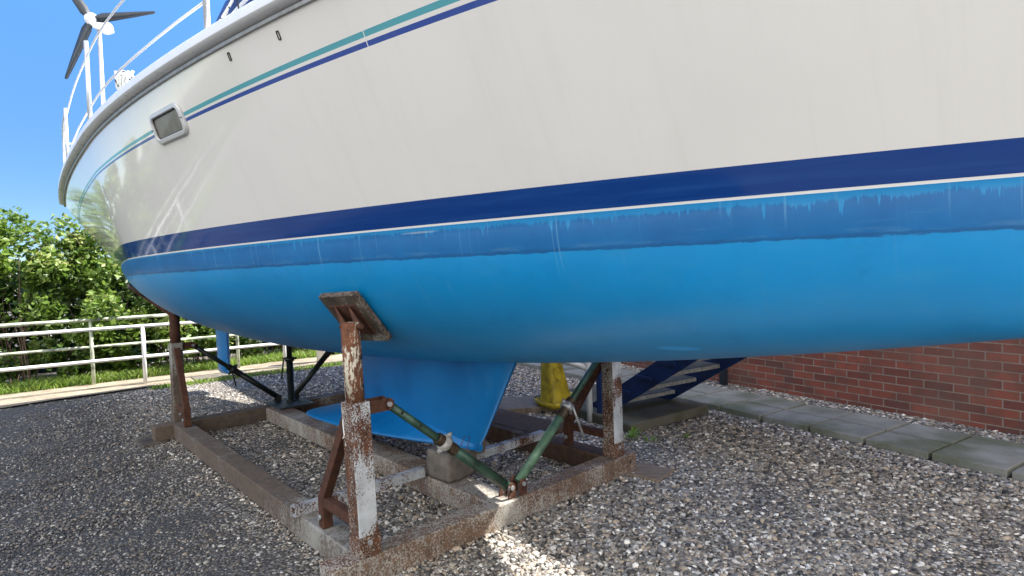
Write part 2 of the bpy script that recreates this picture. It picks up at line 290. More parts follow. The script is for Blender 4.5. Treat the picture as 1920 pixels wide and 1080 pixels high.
def ground():
    m = M("gravel ground", .9); P = m.pos(); v = m.n("ShaderNodeTexVoronoi"); v.inputs["Scale"].default_value = 58; v.inputs["Randomness"].default_value = 1
    wn = m.n("ShaderNodeTexNoise"); wn.inputs["Scale"].default_value = 30; m.l(P, wn.inputs["Vector"])
    mx = m.n("ShaderNodeVectorMath", operation='MULTIPLY_ADD'); m.l(wn.outputs[1], mx.inputs[0]); mx.inputs[1].default_value = (.012, .012, .012); m.l(P, mx.inputs[2]); m.l(mx.outputs[0], v.inputs["Vector"])
    sc = m.n("ShaderNodeSeparateColor"); m.l(v.outputs["Color"], sc.inputs[0]); c = ramp(m.nt, sc.outputs[0], PEB, 'CONSTANT')
    d = m.step(v.outputs["Distance"], .25, .75); c = m.mix(d, c, (.045, .040, .035))
    big = m.noise(P, .8, 4); c = m.mix(m.math('MULTIPLY', m.step(big, .45, .7), .30), c, (.085, .078, .068))
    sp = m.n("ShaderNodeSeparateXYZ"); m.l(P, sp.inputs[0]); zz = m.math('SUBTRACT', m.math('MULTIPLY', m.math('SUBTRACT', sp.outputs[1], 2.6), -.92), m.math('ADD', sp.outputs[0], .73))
    zz = m.math('ADD', zz, m.math('MULTIPLY', m.math('SUBTRACT', m.noise(P, 1.6, 5, .7), .5), 1.6)); gm = m.step(zz, -.15, .65)       # compacted dark grit outside the cradle, hull shade painted into its colour
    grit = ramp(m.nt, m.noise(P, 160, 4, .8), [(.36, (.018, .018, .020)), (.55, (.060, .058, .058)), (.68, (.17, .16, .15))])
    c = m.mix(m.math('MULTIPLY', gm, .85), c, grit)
    m.color(c); m.bump(m.math('SUBTRACT', 1, v.outputs["Distance"]), 1, .012); return m.m
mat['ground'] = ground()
def dirt():
    m = M("sandy path", .95); P = m.pos(); n = m.noise(P, 4, 8, .65); f = m.noise(P, 70, 4, .7)
    m.color(ramp(m.nt, m.math('ADD', m.math('MULTIPLY', n, .6), m.math('MULTIPLY', f, .4)), [(.35, (.17, .135, .095)), (.65, (.40, .34, .26))])); m.bump(f, .8, .01); return m.m
mat['dirt'] = dirt()
def leafmat(name, stops, rough=.45):
    m = M(name, rough); oi = m.n("ShaderNodeAttribute"); oi.attribute_name = "tint"; m.color(ramp(m.nt, oi.outputs["Fac"], stops))
    tr = m.n("ShaderNodeBsdfTranslucent"); m.l(m.b.inputs["Base Color"].links[0].from_socket, tr.inputs[0]); ms = m.n("ShaderNodeMixShader"); ms.inputs[0].default_value = .45
    out = m.nt.nodes["Material Output"]; m.l(m.b.outputs[0], ms.inputs[1]); m.l(tr.outputs[0], ms.inputs[2]); m.l(ms.outputs[0], out.inputs[0]); return m.m
mat['leaf'] = leafmat("hedge leaf", [(0, (.045, .085, .014)), (.5, (.12, .21, .028)), (.85, (.23, .33, .05)), (1, (.40, .42, .15))])
mat['grass'] = leafmat("grass blade", [(0, (.13, .24, .03)), (.7, (.26, .40, .06)), (1, (.45, .46, .18))])
mat['twig'] = simple("twig bark", (.16, .11, .08), .9, 0, .3, 20)

# ------------------------------------------------------------------ mesh helpers
class MB:
    def __init__(s): s.v = []; s.f = []; s.sm = []
    def add(s, vs, fs, smooth=False):
        o = len(s.v); s.v += [tuple(v) for v in vs]; s.f += [tuple(i+o for i in f) for f in fs]; s.sm += [smooth]*len(fs); return s
    def hexa(s, p): return s.add(p, [(0, 3, 2, 1), (4, 5, 6, 7), (0, 1, 5, 4), (1, 2, 6, 5), (2, 3, 7, 6), (3, 0, 4, 7)])
    def kbox(s, a0, a1, c0, c1, z0, z1):
        return s.hexa([K(a0, c0, z0), K(a1, c0, z0), K(a1, c1, z0), K(a0, c1, z0), K(a0, c0, z1), K(a1, c0, z1), K(a1, c1, z1), K(a0, c1, z1)])
    def obox(s, o, x, y, z, ca=True):      # centre o, half-axis vectors
        return s.hexa([o-x-y-z, o+x-y-z, o+x+y-z, o-x+y-z, o-x-y+z, o+x-y+z, o+x+y+z, o-x+y+z])
    def bar(s, p, q, wd, ht, up=Vector((0, 0, 1))):
        d = (q-p); L = d.length; d.normalize(); sx = d.cross(up).normalized(); u2 = sx.cross(d).normalized()
        return s.obox((p+q)/2, d*(L/2), sx*(wd/2), u2*(ht/2))
    def tube(s, pts, r, n=20, caps=True):
        pts = [Vector(p) for p in pts]; rs = r if isinstance(r, (list, tuple)) else [r]*len(pts); rings = []; prev = None; V = []; Fc = []
        for i, p in enumerate(pts):
            d = (pts[min(i+1, len(pts)-1)]-pts[max(i-1, 0)]).normalized()
            if prev is None: prev = d.orthogonal().normalized()
            prev = (prev-d*prev.dot(d)).normalized(); b = d.cross(prev)
            for k in range(n):
                t = 2*math.pi*k/n; V.append(p+rs[i]*(math.cos(t)*prev+math.sin(t)*b))
        for i in range(len(pts)-1):
            for k in range(n): Fc.append((i*n+k, i*n+(k+1) % n, (i+1)*n+(k+1) % n, (i+1)*n+k))
        s.add(V, Fc, True)
        if caps:
            o = len(s.v)-len(V); s.f.append(tuple(o+k for k in range(n))[::-1]); s.f.append(tuple(o+(len(pts)-1)*n+k for k in range(n))); s.sm += [False, False]
        return s
    def build(s, name, m, parent=None, bevel=0., mats=None, mi=None, seg=2):
        me = bpy.data.meshes.new(name); me.from_pydata(s.v, [], s.f); me.polygons.foreach_set('use_smooth', s.sm)
        for x in (mats or [m]): me.materials.append(x)
        if mi: me.polygons.foreach_set('material_index', mi)
        me.update(); o = bpy.data.objects.new(name, me); col.objects.link(o)
        if parent is not None:
            o.parent = parent; o.matrix_parent_inverse = parent_inv(parent)
        if bevel:
            b = o.modifiers.new("bevel", 'BEVEL'); b.width = bevel; b.segments = seg; b.limit_method = 'ANGLE'; b.angle_limit = .6
        return o
def world_of(o):
    m = Matrix.Translation(o.location) if o.parent is None else world_of(o.parent) @ o.matrix_parent_inverse @ Matrix.Translation(o.location)
    return m
def parent_inv(p): return world_of(p).inverted()
def thing(name, loc, label, cat, group=None):
    o = bpy.data.objects.new(name, None); o.empty_display_size = .2; o.location = loc; col.objects.link(o)
    return tag(o, label, cat, group)
def tag(o, label=None, cat=None, group=None, kind=None):
    for k, v in (('label', label), ('category', cat), ('group', group), ('kind', kind)):
        if v: o[k] = v
    return o
def arrmesh(name, V, Fq, m, tint=None, smooth=False):
    me = bpy.data.meshes.new(name); n = len(V); nf = len(Fq); k = Fq.shape[1]
    me.vertices.add(n); me.vertices.foreach_set('co', V.astype(np.float32).ravel()); me.loops.add(nf*k); me.loops.foreach_set('vertex_index', Fq.astype(np.int32).ravel())
    me.polygons.add(nf); me.polygons.foreach_set('loop_start', (np.arange(nf)*k).astype(np.int32)); me.polygons.foreach_set('loop_total', np.full(nf, k, np.int32))
    if smooth: me.polygons.foreach_set('use_smooth', [True]*nf)
    me.update(calc_edges=True)
    if tint is not None:
        at = me.attributes.new("tint", 'FLOAT', 'POINT'); at.data.foreach_set('value', tint.astype(np.float32))
    me.materials.append(m); o = bpy.data.objects.new(name, me); col.objects.link(o); return o

# ================================================================== SETTING
# gravel ground sheet with gentle unevenness near the boat
def gh(x, y): return 0.006*math.sin(x*2.1+y*1.3)+0.005*math.sin(x*5.3-y*3.7)
g = MB(); xs = [-300, -60, -20]+[-12+i*.5 for i in range(49)]+[20, 60, 300]; ys = [-300, -60, -20]+[-6+i*.5 for i in range(41)]+[20, 60, 300]
V = [(x, y, 0 if abs(x) > 12 or y < -6 or y > 14 else gh(x, y)) for y in ys for x in xs]; nx = len(xs)
g.add(V, [(j*nx+i, j*nx+i+1, (j+1)*nx+i+1, (j+1)*nx+i) for j in range(len(ys)-1) for i in range(nx-1)], True)
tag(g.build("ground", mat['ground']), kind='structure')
# sandy footpath with a kerb board
pd = Vector((.78, .62, 0)).normalized(); pn = Vector((-.62, .78, 0)).normalized(); p0 = Vector((-4.2, 8.45, 0))
m_ = MB(); L0 = [-3+ i*.5 for i in range(38)]
V = []
for t in L0:
    wob = .05*math.sin(t*2.3)+.03*math.sin(t*5.1)
    for k in (0, .35, .7, 1.05): V.append(p0+pd*t+pn*(k+wob-.12*(k == 0)*math.sin(t*1.7))+Vector((0, 0, .022)))
m_.add(V, [(i*4+k, i*4+k+1, i*4+k+5, i*4+k+4) for i in range(len(L0)-1) for k in range(3)], True)
tag(m_.build("footpath", mat['dirt']), kind='structure')
kb = MB()
for i in range(7): kb.bar(p0+pd*(-.4+i*1.22)-pn*.03+Vector((0, 0, .02)), p0+pd*(.80+i*1.22)-pn*.03+Vector((0, 0, .02)), .05, .07)
tag(kb.build("path_kerb", mat['conc'], bevel=.006), kind='structure')
# paved strip beside the building
WD = Vector((-.52, .854, 0)).normalized(); WN = Vector((-.854, -.52, 0)).normalized(); W0 = Vector((2.8717, 6.3535, 0))
pv = MB(); e0 = Vector((2.22, 5.21, 0))
for i in range(-14, 14):
    for j in range(2):
        a = e0+WD*(i*.450+.013)-WN*(j*.378+.008); b = WD*.424; c = -WN*.350; z0, z1 = -.05, .052+.003*math.sin(i*2.7+j)
        pv.hexa([a+Vector((0, 0, z0)), a+c+Vector((0, 0, z0)), a+b+c+Vector((0, 0, z0)), a+b+Vector((0, 0, z0)), a+Vector((0, 0, z1)), a+c+Vector((0, 0, z1)), a+b+c+Vector((0, 0, z1)), a+b+Vector((0, 0, z1))])
tag(pv.build("paved_path", mat['slab'], bevel=.005), kind='structure')
jb = MB(); a = e0+WD*(-6.3)-WN*.01; jb.hexa([a+q for q in (Vector((0, 0, -.05)), -WN*.73+Vector((0, 0, -.05)), WD*12.5-WN*.73+Vector((0, 0, -.05)), WD*12.5+Vector((0, 0, -.05)), Vector((0, 0, .004)), -WN*.73+Vector((0, 0, .004)), WD*12.5-WN*.73+Vector((0, 0, .004)), WD*12.5+Vector((0, 0, .004)))])
tag(jb.build("path_bedding", mat['bedding']), kind='structure')

# brick building: its eaves line throws the long shade over the yard
bd_ = thing("brick_building", W0, "red brick building wall behind the boat beside the paved path", "building")
def wpt(s, d, z): return W0+WD*s-WN*d+Vector((0, 0, z))
wb = MB(); s0, s1 = -11., 4.78; hz = lambda s: 4.68+s*.155
P_ = [wpt(s0, 0, -.1), wpt(s1, 0, -.1), wpt(s1, 6, -.1), wpt(s0, 6, -.1), wpt(s0, 0, hz(s0)), wpt(s1, 0, hz(s1)), wpt(s1, 6, hz(s1)), wpt(s0, 6, hz(s0))]
wo = wb.hexa(P_).build("wall", mat['brick'], bd_)
uvl = wo.data.uv_layers.new(name="UVMap")
for poly in wo.data.polygons:
    for li in poly.loop_indices:
        v = wo.data.vertices[wo.data.loops[li].vertex_index].co; d = v-W0
        if abs(poly.normal.dot(WN)) > .5: u = d.dot(WD)
        else: u = d.dot(WN)
        uvl.data[li].uv = (u+22.5, d.z-.05+7.5)
rf = MB(); rf.hexa([wpt(s0-.2, -.012, hz(s0-.2)+.003), wpt(s1+.02, -.012, hz(s1+.02)+.003), wpt(s1+.02, 6.2, hz(s1+.02)+.003), wpt(s0-.2, 6.2, hz(s0-.2)+.003)]+[wpt(s0-.2, -.012, hz(s0-.2)+.12), wpt(s1+.02, -.012, hz(s1+.02)+.12), wpt(s1+.02, 6.2, hz(s1+.02)+.12), wpt(s0-.2, 6.2, hz(s0-.2)+.12)])
rf.build("roof", mat['darkpost'], bd_)
pp = MB(); pc = Vector((2.47, 6.80, 0)); pp.obox(pc+Vector((0, 0, 1.2)), WD*.036, WN*.036, Vector((0, 0, 1.2))); po = pp.build("square_post", mat['darkpost'], bevel=.004)
tag(po, "dark square steel post standing in the gravel strip before the brick wall", "post")

# concrete base slab of the staircase
sb = MB(); a = Vector((.98, 4.93, 0)); rt = Vector((.81, .586, 0)); b = rt*1.10; c = WD*1.5
sb.hexa([a+Vector((0, 0, -.05)), a+b+Vector((0, 0, -.05)), a+b+c+Vector((0, 0, -.05)), a+c+Vector((0, 0, -.05)), a+Vector((0, 0, .085)), a+b+Vector((0, 0, .078)), a+b+c+Vector((0, 0, .078)), a+c+Vector((0, 0, .085))])
tag(sb.build("concrete_slab", mat['step'], bevel=.014, seg=3), "mossy dark concrete slab at the foot of the blue staircase", "slab")

# staircase
st = thing("staircase", (1.2, 5.6, .08), "blue steel staircase with pale concrete treads between boat and brick wall", "staircase")
RDV = Vector((.143, -.235, .163)); r1 = Vector((1.60, 5.745, .2)); wv = Vector((-.84, -.52, 0)).normalized()*.76
for k in range(9):
    rr = r1+RDV*k; m = MB(); m.hexa([rr+q for q in (Vector((0, 0, -.038)), Vector((0, 0, -.038))-Vector(WD)*-.25, Vector((0, 0, -.038))+WD*.25+wv, Vector((0, 0, -.038))+wv, Vector((0, 0, 0)), WD*.25, WD*.25+wv, wv)])
    tr_ = m.build("tread", mat['tread'], st, bevel=.004)
    m = MB(); m.hexa([rr-WD*.004+wv*.01+Vector((0, 0, -.036)), rr-WD*.0+wv*.01+Vector((0, 0, -.036)), rr-WD*.0+wv*.99+Vector((0, 0, -.036)), rr-WD*.004+wv*.99+Vector((0, 0, -.036)), rr-WD*.004+wv*.01+Vector((0, 0, -.002)), rr-WD*.0+wv*.01+Vector((0, 0, -.002)), rr+wv*.99+Vector((0, 0, -.002)), rr-WD*.004+wv*.99+Vector((0, 0, -.002))]); m.build("tread_edge", mat['nosing'], tr_)
def stringer(base, name):
    m = MB(); d = RDV.normalized(); q0 = base-RDV*1.05; q1 = base+RDV*9.5; upv = Vector((0, 0, .20)); n = (wv.normalized())*.012
    m.hexa([q0-n-upv*.55, q0+n-upv*.55, q1+n-upv*.55, q1-n-upv*.55, q0-n+upv*.45, q0+n+upv*.45, q1+n+upv*.45, q1-n+upv*.45])
    for k in range(9):
        m.bar(base+RDV*k+WD*.02-Vector((0, 0, .055)), base+RDV*k+WD*.2-Vector((0, 0, .055)), .05, .035)
    o = m.build(name, mat['blue_steel'], st, bevel=.003); return o
stringer(r1+wv*1.02+WD*.06, "stringer"); stringer(r1-wv*.02+WD*.06, "stringer")
m = MB(); m.obox(Vector((.80, 5.38, .62)), CU*.03, CV*.03, Vector((0, 0, .60))); m.build("newel_post", mat['blue_steel'], st, bevel=.004)
m = MB(); q = r1+RDV*9; m.hexa([q+x for x in (Vector((0, 0, -.05)), wv+Vector((0, 0, -.05)), wv-WD*1.2+Vector((0, 0, -.05)), -WD*1.2+Vector((0, 0, -.05)), Vector((0, 0, .0)), wv, wv-WD*1.2, -WD*1.2)]); m.build("landing", mat['tread'], st)

# white tubular handrail near the stairs
hr = thing("white_handrail", (.69, 5.42, 0), "white tubular handrail with bent rail beside the blue staircase foot", "handrail")
m = MB(); m.tube([(.695, 5.40, .0), (.685, 5.41, .95)], .030); m.build("post", mat['white_tube'], hr)
m = MB(); m.tube([(.68, 5.41, .505), (.60, 5.41, .535), (.48, 5.42, .575), (.36, 5.43, .60), (.22, 5.43, .615), (.10, 5.44, .66), (-.02, 5.45, .78), (-.06, 5.45, .95)], .028); m.build("rail", mat['white_tube'], hr)

# timber board and the yellow cone on it
tb = MB(); oo = Vector((.02, 6.02, .032)); ax = Vector((.99, .12, 0)).normalized(); ay = Vector((-.12, .99, 0)); tb.obox(oo, ax*.72, ay*.27, Vector((0, 0, .03)))
tag(tb.build("timber_board", mat['timber'], bevel=.006), "weathered brown timber board lying on gravel under the yellow cone", "board")
def cone():
    t = thing("yellow_cone", (.40, 5.86, .06), "dirty yellow four sided plastic cone leaning left on the timber board", "cone")
    m = MB(); n = 32; V = []; Fc = []; ax = Vector((-.105, .02, 1)).normalized(); c0 = Vector((.415, 5.86, .10))
    ex = Vector((math.cos(.55), math.sin(.55), 0)); ey = Vector((-math.sin(.55), math.cos(.55), 0))
    prof = [(0, .128), (.02, .122), (.12, .113), (.25, .099), (.4, .083), (.55, .066), (.68, .05), (.69, .036), (.70, .0)]
    for h, r in prof:
        for k in range(n):
            th = 2*math.pi*k/n; sq = 1/max(abs(math.cos(th)), abs(math.sin(th)))**.75; rr = r*sq*(1+.02*math.sin(3*th+h*9))
            V.append(c0+ax*h+(ex*math.cos(th)+ey*math.sin(th))*rr)
    for i in range(len(prof)-1):
        for k in range(n): Fc.append((i*n+k, i*n+(k+1) % n, (i+1)*n+(k+1) % n, (i+1)*n+k))
    m.add(V, Fc, True); m.build("body", mat['yellow'], t)
    m = MB(); V = []; Fc = []; prof = [(.0, .13), (-.035, .15), (-.04, .195), (-.012, .225), (.02, .232), (.022, .222), (-.008, .20), (-.01, .15), (.012, .125)]
    for h, r in prof:
        for k in range(n):
            th = 2*math.pi*k/n; sq = 1/max(abs(math.cos(th)), abs(math.sin(th)))**.45; hh = h+(.045*max(0, math.cos(th-.1))**3 if r > .19 else 0)
            V.append(c0+Vector((0, 0, hh))+(ex*math.cos(th)+ey*math.sin(th))*r*sq*.86)
    for i in range(len(prof)-1):
        for k in range(n): Fc.append((i*n+k, i*n+(k+1) % n, (i+1)*n+(k+1) % n, (i+1)*n+k))
    m.add(V, Fc, True); m.build("base", mat['yellow'], t)
    # embossed ring on the face
    m = MB(); cc = c0+ax*.30; fn = (ex*.2-ey).normalized(); fx = ex; fy = (ax+fn*.0).normalized(); f0 = cc-ey*.103+ex*.01
    f0 = cc - ey*.098; pts = [f0+fx*.05*math.cos(t_)+ (ax+ey*.14).normalized()*.07*math.sin(t_)+ey*.012*math.sin(t_)*0 for t_ in [i*2*math.pi/28 for i in range(29)]]
    m.tube(pts, .004, 8, False); m.build("embossed_ring", mat['yellow'], t)
cone()

# sunlit concrete pad under the stern, white bollard
m = MB(); m.obox(Vector((-4.38, 8.55, .0)), pd*.36, pn*.26, Vector((0, 0, .035))); tag(m.build("concrete_pad", mat['conc'], bevel=.008), "flat sunlit concrete pad in the gravel below the rudder", "pad")
m = MB(); m.tube([(-3.26, 9.69, 0), (-3.26, 9.69, .80), (-3.26, 9.69, .86)], [.07, .07, .05], 24); tag(m.build("white_bollard", mat['white_tube']), "round white bollard standing on the sandy path edge", "bollard")

# ------------------------------------------------------------------ railings
rd = Vector((.816, .577, 0)).normalized(); rb = Vector((-5.24, 8.14, 0)); rn = Vector((-.577, .816, 0))
fr = thing("white_railing", rb, "white painted two-rail tubular railing in front of the hedge", "railing")
for z in (.405, .84):
    m = MB(); m.tube([rb+rd*-9+Vector((0, 0, z)), rb+rd*-4+Vector((0, 0, z)), rb+rd*2.62+Vector((0, 0, z))] if z > .5 else [rb+rd*-9+Vector((0, 0, z)), rb+rd*2.62+Vector((0, 0, z))], .024); m.build("rail", mat['white_tube'], fr)
for k in (-5, -3.35, -1.7, 0, 1.9):
    m = MB(); m.tube([rb+rd*k+Vector((0, 0, -.05)), rb+rd*k+Vector((0, 0, .84))], .026); m.build("post", mat['white_tube'], fr)
fr2 = thing("stained_railing", rb+rn*.5, "algae stained pale railing behind the white railing, half in the hedge", "railing")
m = MB(); m.tube([rb+rn*.5+rd*-9+Vector((0, 0, .93)), rb+rn*.5+rd*1.8+Vector((0, 0, .95))], .026); m.build("rail", mat['algae_tube'], fr2)
m = MB(); m.tube([rb+rn*.5+rd*-9+Vector((0, 0, .56)), rb+rn*.5+rd*1.8+Vector((0, 0, .56))], .020); m.build("rail", mat['algae_tube'], fr2)
for k in (-4.2, -2.2, -.6, 1.3):
    m = MB(); m.tube([rb+rn*.5+rd*k+Vector((0, 0, -.05)), rb+rn*.5+rd*k+Vector((0, 0, .93))], .024); m.build("post", mat['algae_tube'], fr2)

# ------------------------------------------------------------------ hedge, grass, weeds
def leaves(n, centres, sizes, tints, up=.35, fold=.3):
    c = centres; nrm = rng.normal(size=(n, 3)); nrm[:, 2] = np.abs(nrm[:, 2])+up; nrm[:, 1] -= .5; nrm /= np.linalg.norm(nrm, axis=1)[:, None]
    t = rng.normal(size=(n, 3)); t -= (t*nrm).sum(1)[:, None]*nrm; t /= np.linalg.norm(t, axis=1)[:, None]; b = np.cross(nrm, t)
    s = sizes[:, None]; pts = np.stack([c-t*s, c+b*s*.55-nrm*s*fold*.5, c+t*s*.25+b*s*.45-nrm*s*fold*.4, c+t*s, c+t*s*.25-b*s*.45-nrm*s*fold*.4, c-b*s*.55-nrm*s*fold*.5], 1)
    V = pts.reshape(-1, 3); i = np.arange(n)*6; Fq = np.concatenate([np.stack([i, i+1, i+2, i+3], 1), np.stack([i, i+3, i+4, i+5], 1)]); return V, Fq, np.repeat(tints, 6)
def hedge(name, base, d, L, H, D, n, label, lsz=.05, seed=1, group=None):
    r = np.random.default_rng(seed); nc = int(L*H*9); t = thing(name, base, label, "hedge", group)
    dn = np.array([-d.y, d.x, 0.]); dd = np.array(d); cx = r.uniform(0, L, nc); cz = H*r.uniform(.02, 1, nc)**.85; cr = r.uniform(.12, .34, nc)
    cy = D*.35*(1-(cz/H)**2)*-1+r.normal(0, .16, nc)+.25*np.sin(cx*1.7+cz*2.3); ctint = r.uniform(.1, .75, nc)
    k = r.integers(0, nc, n); off = r.normal(size=(n, 3)); off /= np.linalg.norm(off, axis=1)[:, None]; off *= (cr[k]*r.uniform(.55, 1.05, n))[:, None]
    P = np.array(base)+dd*cx[k][:, None]+dn*cy[k][:, None]*1.0; P = P+off; P[:, 2] += cz[k]; P[:, 2] = np.abs(P[:, 2])+.01
    P[:, 2] += 0
    tint = np.clip(ctint[k]+r.normal(0, .2, n)+.15*off[:, 2]/.3, 0, 1); V, Fq, T = leaves(n, P, r.uniform(.5, 1.15, n)*lsz, tint)
    o = arrmesh("foliage", V, Fq, mat['leaf'], T); o.parent = t; o.matrix_parent_inverse = parent_inv(t)
    m = MB()
    for i in range(int(L*14)):
        x = r.uniform(0, L); p = Vector(base)+Vector(d)*x+Vector(dn)*r.normal(0, .2); q = p+Vector((r.normal(0, .25), r.normal(0, .2), r.uniform(.5, H*.95))); mid = (p+q)/2+Vector((r.normal(0, .12), r.normal(0, .12), 0))
        m.tube([p, mid, q], [.012, .008, .004], 5, False)
    for i in range(int(L*10)):
        x = r.uniform(0, L); z = r.uniform(.1, H*.9); p = Vector(base)+Vector(d)*x-Vector(dn)*r.uniform(.1, .5)+Vector((0, 0, z)); q = p+Vector((r.normal(0, .3), r.normal(-.05, .15), r.normal(0, .3))); m.tube([p, (p+q)/2+Vector((0, 0, .06)), q], [.005, .004, .003], 4, False)
    m.build("stems", mat['twig'], t); return t
hedge("hedge", Vector((-10.54, 6.13, 0)), Vector((.80, .60, 0)), 8.9, 2.5, 1.2, 52000, "tall bright green leafy hedge behind the white railing", .056, 3)
hedge("bramble_hedge", Vector((-4.0, 11.7, 0)), Vector((.86, .51, 0)), 8.0, 1.0, .9, 14000, "low tangled bramble hedge beyond the sandy path", .06, 5)
# dark leafy mass behind so no daylight shows low down
n = 42000; P = np.stack([rng.uniform(-9, 10.5, n), rng.uniform(0, 1, n), rng.uniform(0, 1.9, n)], 1); base = np.array([-11.4, 6.8, 0]); Q = base+P[:, :1]*np.array([.80, .60, 0])+P[:, 1:2]*np.array([-.6, .8, 0])+P[:, 2:]*np.array([0, 0, 1.])
V, Fq, T = leaves(n, Q, rng.uniform(.06, .11, n), rng.uniform(0, .35, n)); tag(arrmesh("undergrowth", V, Fq, mat['leaf'], T), "dense dark undergrowth behind the hedges", "undergrowth", kind='stuff')
# grass
def grass(name, P, h, label, seed):
    r = np.random.default_rng(seed); n = len(P); a = r.uniform(0, 2*np.pi, n); wdt = .0065; H = h*r.uniform(.4, 1.1, n); lean = r.normal(0, .55, (n, 2))*H[:, None]
    dx = np.stack([np.cos(a)*wdt, np.sin(a)*wdt, 0*a], 1); mid = P+np.stack([lean[:, 0]*.35, lean[:, 1]*.35, H*.6], 1); top = P+np.stack([lean[:, 0], lean[:, 1], H], 1)
    pts = np.stack([P-dx, P+dx, mid+dx*.8, mid-dx*.8, top+dx*.15, top-dx*.15], 1).reshape(-1, 3); i = np.arange(n)*6
    Fq = np.concatenate([np.stack([i, i+1, i+2, i+3], 1), np.stack([i+3, i+2, i+4, i+5], 1)]); return tag(arrmesh(name, pts, Fq, mat['grass'], np.repeat(r.uniform(0, 1, n), 6)), label, "grass", kind='stuff')
n = 26000; t = rng.uniform(-9, 7, n); k = .98+np.abs(rng.normal(0, .45, n)); P = np.array(p0)+t[:, None]*np.array(pd)+k[:, None]*np.array(pn); P[:, 2] = 0
grass("grass", P, .15, "bright green grass verge along the sandy path", 4)
n = 2500; t = rng.uniform(-1.0, 4.5, n); k = -.09+rng.normal(0, .05, n); P = np.array(p0)+t[:, None]*np.array(pd)+k[:, None]*np.array(pn); P[:, 2] = 0
grass("edge_grass", P, .07, "short grass growing along the kerb of the sandy path", 6)
def weed(loc, s, seed, label):
    r = random.Random(seed); m = MB()
    for i in range(int(16)):
        a = r.uniform(0, 6.28); l = s*r.uniform(.5, 1); d = Vector((math.cos(a), math.sin(a), 0)); p = Vector(loc)+d*.01; q = p+d*l*.55+Vector((0, 0, l*.5)); e = p+d*l+Vector((0, 0, l*r.uniform(.25, .7))); n_ = d.cross(Vector((0, 0, 1)))*l*.13
        m.add([p, q-n_, e, q+n_], [(0, 1, 2, 3)])
    o = m.build("weed", mat['grass']); at = o.data.attributes.new("tint", 'FLOAT', 'POINT'); at.data.foreach_set('value', [r.uniform(.0, .6) for _ in o.data.vertices]); tag(o, label, "weed", "small weeds in the gravel")
weed((.96, 4.80, .0), .13, 1, "leafy green weed against the concrete slab corner, biggest weed"); weed((1.09, 4.70, .0), .07, 2, "middle small green weed in gravel before the concrete slab"); weed((1.42, 4.78, .0), .05, 3, "tiny rightmost green weed in gravel before the concrete slab")

